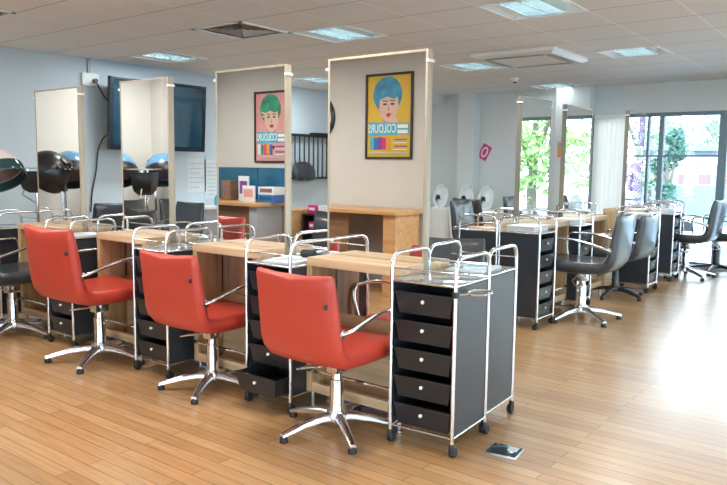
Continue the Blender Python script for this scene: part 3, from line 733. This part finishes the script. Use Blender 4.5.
# ------------------------------------------------------------------ reflected wall: posters, counters, clock
def text_mesh(txt, size):
    cu = bpy.data.curves.new('t', 'FONT'); cu.body = txt; cu.size = size; cu.extrude = 0.0003; cu.align_x = 'CENTER'; cu.align_y = 'CENTER'; cu.offset = size*0.012
    o = bpy.data.objects.new('t', cu); COL.objects.link(o)
    dg = bpy.context.evaluated_depsgraph_get(); me = bpy.data.meshes.new_from_object(o.evaluated_get(dg))
    vs = [v.co.copy() for v in me.vertices]; fs = [list(p.vertices) for p in me.polygons]
    bpy.data.objects.remove(o); bpy.data.meshes.remove(me)
    return vs, fs
def ell(cx, cz, rx, rz, n=24, a0=0, a1=2*PI): return [(cx + rx*math.cos(a0+(a1-a0)*q/n), cz + rz*math.sin(a0+(a1-a0)*q/n)) for q in range(n)]
def poster(x, z, w, h, bg, hair, label, hand):
    """hangs on the back wall facing +Y; local u runs to the viewer's right (= -X)"""
    t = empty('framed_poster', (x, YB, z), 0, label, 'poster', 'hair colour posters')
    fr = MB(); e = 0.022
    for (p, q) in (((-w/2-e,0.0,-h/2-e),(-w/2,0.022,h/2+e)), ((w/2,0.0,-h/2-e),(w/2+e,0.022,h/2+e)), ((-w/2,0,-h/2-e),(w/2,0.022,-h/2)), ((-w/2,0,h/2),(w/2,0.022,h/2+e))): fr.box(p, q)
    fr.build('frame', 'dark', t, bevel=0.002)
    MB().box((-w/2,0.001,-h/2),(w/2,0.008,h/2)).build('sheet', bg, t)
    d = [0.0081]
    def flat(nm, poly, m):
        d[0] += 0.0004
        return MB().prism([(-u, v) for u, v in poly], d[0]-0.0006, d[0]+0.0001).build(nm, m, t)
    s = w/0.56
    def E(*a, **k): return [(u*s, v*s) for u, v in ell(*a, **k)]
    def Q(pts): return [(u*s, v*s) for u, v in pts]
    flat('print_neck', Q([(-0.05,0.04),(0.07,0.04),(0.09,-0.14),(-0.10,-0.14)]), 'skin2')
    flat('print_hair', E(0.02,0.225,0.185,0.185), hair)
    flat('print_face', E(0.0,0.115,0.125,0.175), 'skin')
    flat('print_hair', Q([(-0.15,0.16),(-0.15,0.27),(-0.02,0.34),(0.12,0.32),(0.17,0.20),(0.14,0.08),(0.12,0.17),(0.02,0.205),(-0.07,0.175),(-0.11,0.20),(-0.12,0.10)]), hair)
    for u in (-0.045, 0.05):
        flat('print_eye', E(u,0.125,0.026,0.011), 'dark')
        flat('print_brow', Q([(u-0.034,0.150),(u+0.034,0.158),(u+0.034,0.168),(u-0.034,0.160)]), 'dark')
    flat('print_nose', Q([(0.0,0.12),(0.018,0.06),(-0.01,0.055)]), 'skin2')
    flat('print_mouth', E(-0.005,0.012,0.036,0.022), 'lip')
    if hand:
        flat('print_hand', Q([(-0.14,-0.12),(-0.02,-0.12),(0.0,-0.03),(-0.03,0.03),(-0.06,0.035),(-0.05,-0.01),(-0.08,0.0),(-0.11,-0.03)]), 'skin')
    else:
        flat('print_hand', Q([(0.08,0.17),(0.17,0.20),(0.18,0.185),(0.11,0.15),(0.17,0.14),(0.17,0.125),(0.10,0.12),(0.06,0.14)]), 'skin')
    flat('print_band', Q([(-0.26,-0.075),(0.26,-0.055),(0.26,-0.205),(-0.26,-0.19)]), 'cyan')
    d[0] += 0.0005
    vs, fs = text_mesh('COLOURS', 0.125*s)
    tm = MB(); tm.add([(-(v.x*0.64+0.085*s), d[0]+v.z, v.y-0.13*s) for v in vs], fs); tm.build('print_lettering', 'white', t)
    for k in range(2): flat('print_line', Q([(-0.245,-0.09-k*0.055),(-0.115,-0.088-k*0.055),(-0.115,-0.125-k*0.055),(-0.245,-0.125-k*0.055)]), 'white')
    sw = ['orange','magenta','purple','printblue','cyan'] if hand else ['printblue','orange','pinkred','hairgreen','paper']
    for k, m in enumerate(sw):
        u = (-0.02 if hand else -0.02) + k*0.052; flat('print_swatch', Q([(u,-0.215-0.01*(k%2)),(u+0.05,-0.215),(u+0.05,-0.345),(u,-0.345)]), m)
    flat('print_heart', Q([(-0.06,-0.25),(-0.04,-0.225),(-0.02,-0.25),(-0.04,-0.28)]), 'yellow' if hand else 'dark')
    for k in range(4): flat('print_line', Q([(-0.24,-0.235-k*0.035),(-0.08+0.02*(k%2),-0.235-k*0.035),(-0.08+0.02*(k%2),-0.247-k*0.035),(-0.24,-0.247-k*0.035)]), 'paper' if k % 2 else 'purple')
    flat('print_line', Q([(-0.25,-0.375),(0.25,-0.375),(0.25,-0.392),(-0.25,-0.392)]), 'papergrey')
poster(-4.365, 1.815, 0.56, 0.84, 'yellow', 'hairblue', 'black framed yellow poster of a person with blue hair', True)
poster(-6.085, 1.745, 0.53, 0.80, 'pink', 'hairgreen', 'black framed pink poster of a person with green hair', False)
t = empty('wall_clock', (-5.36, YB, 1.83), 0, 'round black wall clock at the left edge of the yellow poster mirror', 'clock')
RX = Matrix.Rotation(-PI/2, 3, 'X')
MB().lathe([(0.21,0.0),(0.26,0.0),(0.262,0.02),(0.24,0.035),(0.21,0.02),(0.21,0.0)], (0,0,0), 40, RX).build('rim', 'black', t)
MB().lathe([(0,0.005),(0.212,0.005),(0.212,0.012),(0,0.012)], (0,0,0), 40, RX).build('dial', 'white', t)
MB().box((-0.006,0.013,0),(0.006,0.016,0.13)).box((0,0.013,-0.006),(0.10,0.016,0.006)).build('hand', 'dark', t)

# blue-backed counter (mirror 3) and long counter (mirror 4)
def desk(name, x0, x1, label, parts):
    t = empty(name, (0,0,0), 0, label, 'counter')
    MB().box((x0, YB+0.02, 0.82), (x1, YB+0.52, 0.86)).build('worktop', 'beech', t, bevel=0.003)
    for a, b_, m in parts['panels']: MB().box((a, YB+0.06, 0), (b_, YB+0.48, 0.82)).build('leg_panel', m, t, bevel=0.002)
    for a, b_, m, y in parts['backs']: MB().box((a, YB+y, 0.10), (b_, YB+y+0.02, 0.82)).build('back_board', m, t)
    return t
desk('counter_desk', -7.03, -5.82, 'beech counter in front of the blue back panel, seen in the pink poster mirror', {'panels': [(-7.03,-6.99,'beech'),(-5.98,-5.86,'grey')], 'backs': [(-6.99,-5.98,'walnut',0.44)]})
desk('counter_desk', -5.30, -3.90, 'long beech counter below the yellow poster, seen in the nearest mirror', {'panels': [(-5.10,-5.03,'beech'),(-4.08,-3.93,'beech')], 'backs': [(-5.03,-4.55,'walnut',0.42),(-4.55,-4.08,'grey',0.10),(-5.30,-5.10,'grey',0.03)]})
t = empty('blue_back_panel', (0,0,0), 0, 'glossy blue panel above the counter in the pink poster mirror', 'panel')
MB().box((-7.03, YB+0.002, 0.87), (-6.32, YB+0.016, 1.26)).build('sheet', 'blueglass', t); MB().box((-6.31, YB+0.002, 0.87), (-5.84, YB+0.016, 1.26)).build('sheet', 'blueglass', t)
def stand_box(x, y, z, w, h, d_, m, m2, label, nm='display_box', cat='box', rz=0.0):
    q = empty(nm, (x,y,z), rz, label, cat, 'things standing on the blue-backed counter')
    MB().box((-w/2,-d_/2,0),(w/2,d_/2,h)).build('cover', m, q, bevel=0.002)
    MB().box((-w*0.38,d_/2,h*0.3),(w*0.38,d_/2+0.002,h*0.8)).build('printed_panel', m2, q)
stand_box(-6.62, -0.03, 0.86, 0.16, 0.24, 0.12, 'walnut', 'brick', 'brown carton at the left end of the blue-backed counter')
stand_box(-6.31, 0.02, 0.86, 0.17, 0.30, 0.02, 'paper', 'purple', 'upright pale brochure with photos, left one on the counter', 'brochure', 'brochure')
stand_box(-6.14, 0.10, 0.86, 0.20, 0.19, 0.02, 'paper', 'pink', 'lower pink and white brochure in front on the counter', 'brochure', 'brochure')
stand_box(-5.90, -0.03, 0.86, 0.26, 0.09, 0.2, 'printblue', 'blueglass', 'flat blue box at the right end of the counter')
stand_box(-5.90, -0.03, 0.95, 0.26, 0.09, 0.18, 'paper', 'brick', 'pale patterned box lying on top of the blue box')
place(red_chair, (-4.90, 1.35, 0), PI+0.15, 'red salon chair by the blue-backed counter, seen in the pink poster mirror', 'red chairs along the front row')
for k, (x, h) in enumerate([(-5.25,0.18),(-5.20,0.24),(-5.15,0.16)]):
    bottle(x, 0.02, 0.86, h, 0.022, 'black', ['short black bottle at the left end of the long beech counter','taller black bottle at the left end of the long counter','small black bottle third along the long counter'][k], 'bottles on the long counter')

# ------------------------------------------------------------------ things on the trolleys and the floor
def magazine(x, y, z, w, d_, rz, cov, band, label, th=0.008):
    q = empty('magazine', (x,y,z), rz, label, 'magazine', 'magazines')
    MB().box((-w/2,-d_/2,0),(w/2,d_/2,th)).build('pages', 'paper', q); MB().box((-w/2-0.001,-d_/2-0.001,th),(w/2,d_/2,th+0.0015)).build('cover', cov, q)
    MB().box((-w*0.35,-d_*0.3,th+0.0015),(w*0.35,d_*0.1,th+0.0022)).build('cover_picture', band, q)
TZ = 0.7795
magazine(-2.64, 2.80, TZ, 0.20, 0.27, 0.2, 'paper', 'papergrey', 'patterned grey magazine on the open-drawer trolley')
magazine(-1.73, 3.19, TZ, 0.19, 0.26, 0.1, 'paper', 'leafpale', 'pale green magazine lying on the rear of the two nearest trolleys')
magazine(-1.72, 3.20, TZ+0.0105, 0.14, 0.2, 0.5, 'paper', 'cyan', 'small pale booklet on top of the green magazine')
magazine(-4.70, 2.78, TZ, 0.2, 0.26, -0.1, 'paper', 'papergrey', 'grey magazine on the trolley beside the leftmost red chair')
magazine(-2.66, 3.19, TZ, 0.2, 0.26, 0.3, 'papergrey', 'dark', 'dark printed magazine on the trolley behind the mirror gap')
def brush(x, y, z, rz, label):
    q = empty('hair_brush', (x,y,z), rz, label, 'brush')
    MB().tube([(0,0,0.018),(0.11,0,0.014)], [0.010,0.007], 10).build('handle', 'black', q)
    MB().tube([(-0.09,0,0.022),(-0.08,0,0.022),(-0.01,0,0.022),(0,0,0.022)], [0.012,0.022,0.022,0.012], 12).build('bristles', 'rubber', q)
brush(-2.57, 2.92, TZ+0.01, 0.4, 'round black hair brush on the open-drawer trolley')
t = empty('floor_socket_cover', (-1.38, 2.88, 0), 0.12, 'square dark metal floor cover lying by the nearest trolley', 'floor plate')
MB().box((-0.075,-0.065,0.0),(0.075,0.065,0.006)).build('frame', 'steel', t, bevel=0.002)
MB().box((-0.068,-0.058,0.006),(0.068,0.058,0.010)).build('plate', 'plate', t, bevel=0.001); MB().box((0.01,0.0,0.010),(0.055,0.05,0.0108)).build('sticker', 'paper', t)
for pts, l in (([(-2.62,2.96,0.012),(-2.3,2.92,0.012),(-2.02,2.98,0.012),(-1.95,2.91,0.03),(-1.92,2.78,0.012)], 'blue cable lying on the floor under the nearest table'), ([(-3.7,2.96,0.012),(-3.4,2.88,0.012),(-3.15,2.98,0.012),(-2.95,2.86,0.012),(-2.86,2.88,0.012)], 'blue cable lying on the floor behind the middle red chair'), ([(-4.75,2.96,0.012),(-4.4,2.89,0.012),(-4.15,2.96,0.012),(-3.95,2.86,0.012)], 'blue cable on the floor behind the leftmost red chair')):
    tag(MB().tube(rounded(pts, 0.08), 0.007, 8).build('blue_cable', 'bluecable', smooth=60), l, 'cable', 'blue cables on the floor')

# ------------------------------------------------------------------ row 2 (plane x = -2.65, mirrors face +X and -X)
X2 = -2.65
r2 = [(5.60,6.22,1.90,'left of the window-row mirrors, reflecting bright trees'), (6.58,7.26,1.90,'second of the window-row mirrors, beside the pale column'), (8.46,9.10,1.97,'third of the window-row mirrors, seen almost edge on before the windows')]
for i, (a, b_, zt, l) in enumerate(r2):
    m = mirror_panel('mirror_panel', b_-a, 0.43, zt); m.location = (X2, (a+b_)/2, 0); m.rotation_euler.z = PI/2
    tag(m, 'tall mirror, '+l, 'mirror', 'tall mirrors of the window row')
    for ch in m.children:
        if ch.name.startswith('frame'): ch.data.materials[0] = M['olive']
    f = styling_table(0.68); f.location = (X2+0.024, (a+b_)/2, 0); f.rotation_euler.z = PI/2
    tag(f, 'pale wooden styling table under the '+['first','second','third'][i]+' window-row mirror, window side', 'table', 'window row styling tables')
    g = styling_table(0.68); g.location = (X2-0.024, (a+b_)/2, 0); g.rotation_euler.z = -PI/2
    tag(g, 'pale wooden styling table under the '+['first','second','third'][i]+' window-row mirror, wall side', 'table', 'window row styling tables')
RT = PI/2
for (x, y, l) in [(-2.455,5.42,'black-sided trolley with drawers facing right, nearest of the window row'), (-2.50,6.40,'drawer trolley behind the armrests of the nearest black chair'), (-2.26,7.76,'broad black-sided trolley in the middle of the window row'), (-2.28,8.74,'drawer trolley behind the farther black chair, near the windows'), (-2.40, 9.38, 'drawer trolley at the far end of the window row by the glass')]:
    place(tr, (x, y, 0), RT, l, G2, 1.0)
for (x, y, l) in [(-2.82,5.40,'black-sided trolley seen left of the nearest window-row trolley'), (-3.02,6.42,'trolley on the wall side of the second window-row mirror'), (-3.02,7.98,'trolley on the wall side beyond the second window-row mirror')]:
    place(tr, (x, y, 0), -RT, l, G2, 1.0)
GC = 'black chairs of the window row'
place(blk_chair, (-2.17, 5.93, 0), PI/2+0.06, 'black salon chair with silver star base, nearest in the window row', GC, 1.13)
place(blk2_chair, (-2.30, 7.22, 0), PI/2-0.05, 'black chair with black star base, second in the window row', GC, 1.03)
place(blk_chair, (-2.08, 9.13, 0), PI/2-0.05, 'black salon chair with silver base farther off before the window post', GC, 1.15)
place(blk2_chair, (-1.86, 9.73, 0), PI/2, 'black chair at the right edge closest to the windows', GC, 1.12)
for (x, y, r, l) in [(-3.60,6.95,-PI/2+0.1,'dark chair on the wall side behind the first window-row mirror'), (-3.68,8.40,-PI/2,'dark chair on the wall side between the first two window-row mirrors'), (-3.12,9.30,-PI/2,'dark chair on the wall side in front of the blind')]:
    place(blk_chair, (x, y, 0), r, l, GC, 1.13)
def towel(x, y, z, w, d_, h, label, rz=0):
    q = empty('folded_towel', (x,y,z), rz, label, 'towel', 'folded white towels')
    for k in range(3):
        MB().box((-w/2,-d_/2,k*h/3+0.001),(w/2,d_/2,(k+1)*h/3-0.001)).build('fold', 'towel', q, bevel=0.006)
towel(-2.46, 5.42, TZ, 0.28, 0.24, 0.05, 'white folded towels on the nearest window-row trolley', RT)
towel(-2.50, 6.40, TZ, 0.28, 0.24, 0.05, 'white folded towels on the second window-row trolley', RT)
towel(-2.26, 7.76, TZ, 0.28, 0.24, 0.05, 'white folded towels on the broad middle trolley of the window row', RT)
towel(-2.28, 8.74, TZ, 0.28, 0.24, 0.05, 'white folded towels on the trolley behind the farther black chair', RT)
magazine(-2.82, 5.40, TZ, 0.22, 0.26, 1.2, 'orange', 'paper', 'orange and brown magazine on the trolley left of the window row')
magazine(-3.02, 6.42, TZ, 0.22, 0.26, 1.5, 'paper', 'orange', 'pale magazine on the wall-side trolley by the second mirror')

# ------------------------------------------------------------------ backwash units against the far wall
def backwash():
    t = empty('backwash_unit', (0,0,0), 0, 'x', 'backwash basin')
    MB().loft([[(-a,-b,z),(a,-b,z),(a,b,z),(-a,b,z)] for a, b, z in ((0.17,0.16,0.0),(0.19,0.18,0.35),(0.22,0.20,0.70),(0.22,0.20,0.74))]).build('pedestal', 'ceramic', t, bevel=0.02)
    R = Matrix.Rotation(0.45, 3, 'Y') @ Matrix.Rotation(math.radians(66), 3, 'X'); c = Vector((0,0.0,0.90)); n = 24
    def ring(a, b, z):
        a *= 0.62; b *= 0.95
        return [R @ Vector((a*math.cos(2*PI*q/n)*(1+0.08*math.sin(2*PI*q/n)), b*math.sin(2*PI*q/n), z)) + c for q in range(n)]
    MB().loft([ring(0.07,0.08,-0.13), ring(0.16,0.18,-0.10), ring(0.20,0.235,-0.02), ring(0.215,0.25,0.03), ring(0.20,0.235,0.035), ring(0.17,0.20,-0.02), ring(0.10,0.12,-0.07), ring(0.02,0.02,-0.08)]).build('bowl', 'ceramic', t, smooth=60)
    MB().loft([ring(0.05,0.055,-0.072), ring(0.07,0.075,-0.060)]).build('drain', 'rubber', t)
    MB().tube([(0,0.02,0.72),(0,0.0,0.86)], 0.05).build('neck', 'ceramic', t)
    MB().tube([(0.13,0.16,0.98),(0.13,0.10,1.10),(0.11,0.02,1.08)], 0.010).build('tap', 'chrome', t)
    return t
bw = backwash()
for k, (x, l) in enumerate([(-5.70,'white tilted backwash basin nearest the tall mirror edge'), (-5.25,'middle one of the three white tilted backwash basins'), (-4.92,'white tilted backwash basin below the pink notice')]):
    place(bw, (x, 9.35, 0), 1.0, l, 'three backwash basins at the far wall', 0.92)
bch = make_chair('backwash_chair', 'chair', 'black_vinyl', arms=False)
for x, y, l in [(-4.24,8.09,'dark armless chair in front of the three white basins')]:
    place(bch, (x, y, 0), -0.35, l, 'backwash chairs', 1.1)
t = empty('pink_notice', (-5.33, YF-0.004, 1.53), 0, 'small pink diamond-hung notice on the far wall above the basins', 'notice')
R = Matrix.Rotation(math.radians(28), 3, 'Y')
MB().box((-0.08,-0.003,-0.12),(0.08,0.003,0.12), R, (0,0,0)).build('card', 'magenta', t)
MB().prism([((R @ Vector((u,0,v))).x, (R @ Vector((u,0,v))).z) for u, v in ell(0,0,0.055,0.09)], -0.005, -0.0031).build('printed_oval', 'paper', t)
MB().prism([((R @ Vector((u,0,v))).x, (R @ Vector((u,0,v))).z) for u, v in ell(0,0,0.03,0.06)], -0.007, -0.0051).build('printed_mark', 'magenta', t)
t = empty('control_box', (-4.02, YF-0.16, 1.62), 0, 'small grey control box with picture on the pale column between two mirrors', 'control box')
MB().box((-0.05,-0.03,0.0),(0.05,0,0.12)).build('casing', 'steel', t, bevel=0.004); MB().box((-0.05,-0.008,-0.17),(0.05,0,-0.02)).build('picture', 'orange', t)

# ------------------------------------------------------------------ outside
struct('ground', MB().box((-60, YF+0.5, -1.7), (60, 90, -1.5)).box((XR+0.5,-30,-1.7),(60,YF+0.5,-1.5)).box((-60,-30,-1.7),(XR+0.5,-3.5,-1.5)), 'ground')
def tree(x, y, h, r, m, label, n=900, s=0.22, zc=None):
    t = empty('tree', (x, y, -1.5), 0, label, 'tree', 'trees outside')
    MB().tube([(0,0,0),(0.05,0,h*0.35),(0,0.05,h*0.7)], [0.16,0.12,0.06], 8).tube([(0.04,0,h*0.4),(r*0.4,0.1,h*0.7)], [0.07,0.03], 6).tube([(0.04,0,h*0.45),(-r*0.4,-0.1,h*0.75)], [0.07,0.03], 6).build('trunk', 'bark', t)
    vs = []; fs = []
    blobs = [(random.uniform(-r*0.6,r*0.6), random.uniform(-r*0.5,r*0.5), random.uniform(h*0.42,h*0.9), random.uniform(r*0.35,r*0.6)) for _ in range(9)]
    for k in range(n):
        bx, by, bz, br = random.choice(blobs); d = Vector((random.gauss(0,1),random.gauss(0,1),random.gauss(0,1))).normalized() * br * random.uniform(0.6,1.0)
        c = Vector((bx,by,bz)) + d; a = Vector((random.uniform(-1,1),random.uniform(-1,1),random.uniform(-1,1))).normalized(); b_ = a.orthogonal().normalized()
        q = s*random.uniform(0.5,1.1); o = len(vs)
        vs += [c - a*q*0.5, c + b_*q*0.28, c + a*q*0.5, c - b_*q*0.28]; fs.append((o,o+1,o+2,o+3))
    mb = MB(); mb.add(vs, fs); mb.build('foliage', m, t, smooth=10)
def lp(px, d): 
    l = (px-363.5)/711*d; return (-0.609*d + 0.793*l, 0.793*d + 0.609*l)
tr_list = [(1.7,15.6,6.5,1.9,'leaf','bright green tree close outside the window, mirrored in the first window-row mirror',2600),(5.2,18.5,7.5,2.6,'leaf','tall green tree farther right outside, mirrored in the window row',2200),(1.6,23.5,8.0,2.6,'leafpale','pale tree standing behind the bright green one outside',1800),
           (-1.3,15.4,4.6,0.9,'leafpurple','purple-leaved tree outside, mirrored in the third window-row mirror',1500), (9.5,15.0,7.5,2.8,'leaf','broad green tree outside beyond the right wall windows',1800), (10.0,6.5,7.5,3.0,'leafpale','large pale green tree outside the right wall windows',1500)]
for (x, y, h, r, m, l, n) in tr_list: tree(x, y, h, r, m, l, n)
for (px, d, h, r, m, l, n, s) in [(666,24,4.3,0.6,'leafdark','narrow dark green tree left of the far building',1500,0.22),(648,27,4.6,1.3,'leafpale','soft pale tree seen between the two left window posts',1200,0.25),
     (655,50,7.4,1.7,'leafpale','pale tree behind the left end of the far building',1300,0.35),(689,57,7.2,2.4,'leafpale','pale tree behind the middle of the far building',1400,0.35),(718,50,6.8,1.8,'leafpale','pale tree behind the right part of the far building',1300,0.35)]:
    x, y = lp(px, d); tree(x, y, h, r, m, l, n, s)
bx, by = lp(690, 35)
t = empty('far_building', (bx, by, -1.5), math.radians(37.5), 'low pale building with rows of reddish windows seen outside the window', 'building')
MB().box((-4.0,0,0),(9,6,3.05)).build('wall', 'render_wall', t)
MB().box((-4.2,-0.25,3.70),(9.2,6.2,3.95)).build('roof', 'roofgrey', t); MB().box((-4.0,0.3,3.05),(9,6,3.70)).build('upper_wall', 'render_wall', t)
MB().box((-4.05,-0.12,3.0),(9.05,0,3.45)).build('fascia', 'white', t)
MB().box((-0.6,0.2,3.3),(0.05,0.31,3.62)).build('upper_window', 'farglass', t)
MB().box((-4.02,-0.04,0.0),(9.02,0,1.95)).build('base_wall', 'roofgrey', t)
for k, x in enumerate([-3.4,-2.4,-0.68,0.32,1.32,2.32,3.3]):
    w = MB().box((x,-0.06,2.0),(x+0.72,-0.02,2.92)).build('window', 'white', t)
    g = MB().box((x+0.05,-0.07,2.05),(x+0.67,-0.06,2.55)).build('pane', 'brick' , w); MB().box((x+0.05,-0.07,2.62),(x+0.67,-0.06,2.88)).build('pane', 'farglass', w)
cx, cy = lp(650, 30)
t = empty('parked_car', (cx, cy, -1.5), math.radians(37.5), 'pale car parked outside before the far building', 'car')
MB().prism([(-2.0,0.35),(-2.0,0.8),(-1.3,0.92),(-0.8,1.38),(0.7,1.4),(1.3,0.95),(2.0,0.8),(2.05,0.35)], -0.8, 0.8).build('body', 'steel', t, bevel=0.05)
MB().prism([(-1.15,0.95),(-0.75,1.32),(0.65,1.34),(1.1,0.96)], -0.81, 0.81).build('side_window', 'farglass', t)
for x in (-1.25, 1.25):
    for y in (-0.72, 0.72): MB().lathe([(0,-0.1),(0.33,-0.1),(0.33,0.1),(0,0.1)], (x,y,0.33), 18, RX).build('wheel', 'rubber', t)

# ------------------------------------------------------------------ light
w = bpy.data.worlds.new('sky'); S.world = w; w.use_nodes = True
nt = w.node_tree; nt.nodes.clear(); o = nt.nodes.new('ShaderNodeOutputWorld'); bg = nt.nodes.new('ShaderNodeBackground')
tc = nt.nodes.new('ShaderNodeTexCoord'); sp = nt.nodes.new('ShaderNodeSeparateXYZ'); nt.links.new(tc.outputs['Generated'], sp.inputs[0])
cr = nt.nodes.new('ShaderNodeValToRGB'); cr.color_ramp.elements[0].position = 0.0; cr.color_ramp.elements[0].color = (0.80,0.91,1,1); cr.color_ramp.elements[1].position = 0.7; cr.color_ramp.elements[1].color = (0.55,0.76,1,1)
nt.links.new(sp.outputs['Z'], cr.inputs[0]); nt.links.new(cr.outputs[0], bg.inputs[0]); bg.inputs[1].default_value = 5.6
nt.links.new(bg.outputs[0], o.inputs[0])
def portal(loc, rot, sx, sy):
    L = bpy.data.lights.new('window_portal', 'AREA'); L.shape = 'RECTANGLE'; L.size = sx; L.size_y = sy; L.cycles.is_portal = True
    q = bpy.data.objects.new('window_portal', L); COL.objects.link(q); q.location = loc; q.rotation_euler = rot
portal((0.3, YF+0.13, 1.03), (-PI/2, 0, 0), 7.9, 2.0)
portal((XR+0.13, 3.73, 1.08), (PI/2, 0, PI/2), 12.6, 1.95)
portal((0.6, -3.15, 1.08), (PI/2, 0, 0), 7.2, 1.95)

# ------------------------------------------------------------------ camera
F = 707.0; pitch = math.atan(77/707.0); yaw = math.radians(37.5); roll = math.radians(0.62)
cam = bpy.data.cameras.new('camera'); co = bpy.data.objects.new('camera', cam); COL.objects.link(co)
cam.sensor_width = 36; cam.lens = F*36/727; cam.clip_start = 0.05; cam.clip_end = 300
fw = Vector((-math.sin(yaw)*math.cos(pitch), math.cos(yaw)*math.cos(pitch), -math.sin(pitch)))
r = fw.cross(Vector((0,0,1))).normalized(); u = r.cross(fw)
r2_, u2_ = r*math.cos(roll) + u*math.sin(roll), -r*math.sin(roll) + u*math.cos(roll)
mw = Matrix((( r2_.x, u2_.x, -fw.x, 0), (r2_.y, u2_.y, -fw.y, 0), (r2_.z, u2_.z, -fw.z, 1.3), (0,0,0,1)))
co.matrix_world = mw
S.camera = co
S.view_settings.view_transform = 'Standard'; S.view_settings.look = 'None'; S.view_settings.gamma = 1; S.view_settings.exposure = 0.88
S.cycles.max_bounces = 10; S.cycles.diffuse_bounces = 5; S.cycles.glossy_bounces = 6; S.cycles.transparent_max_bounces = 12
S.cycles.caustics_reflective = False; S.cycles.caustics_refractive = False; S.cycles.sample_clamp_indirect = 6
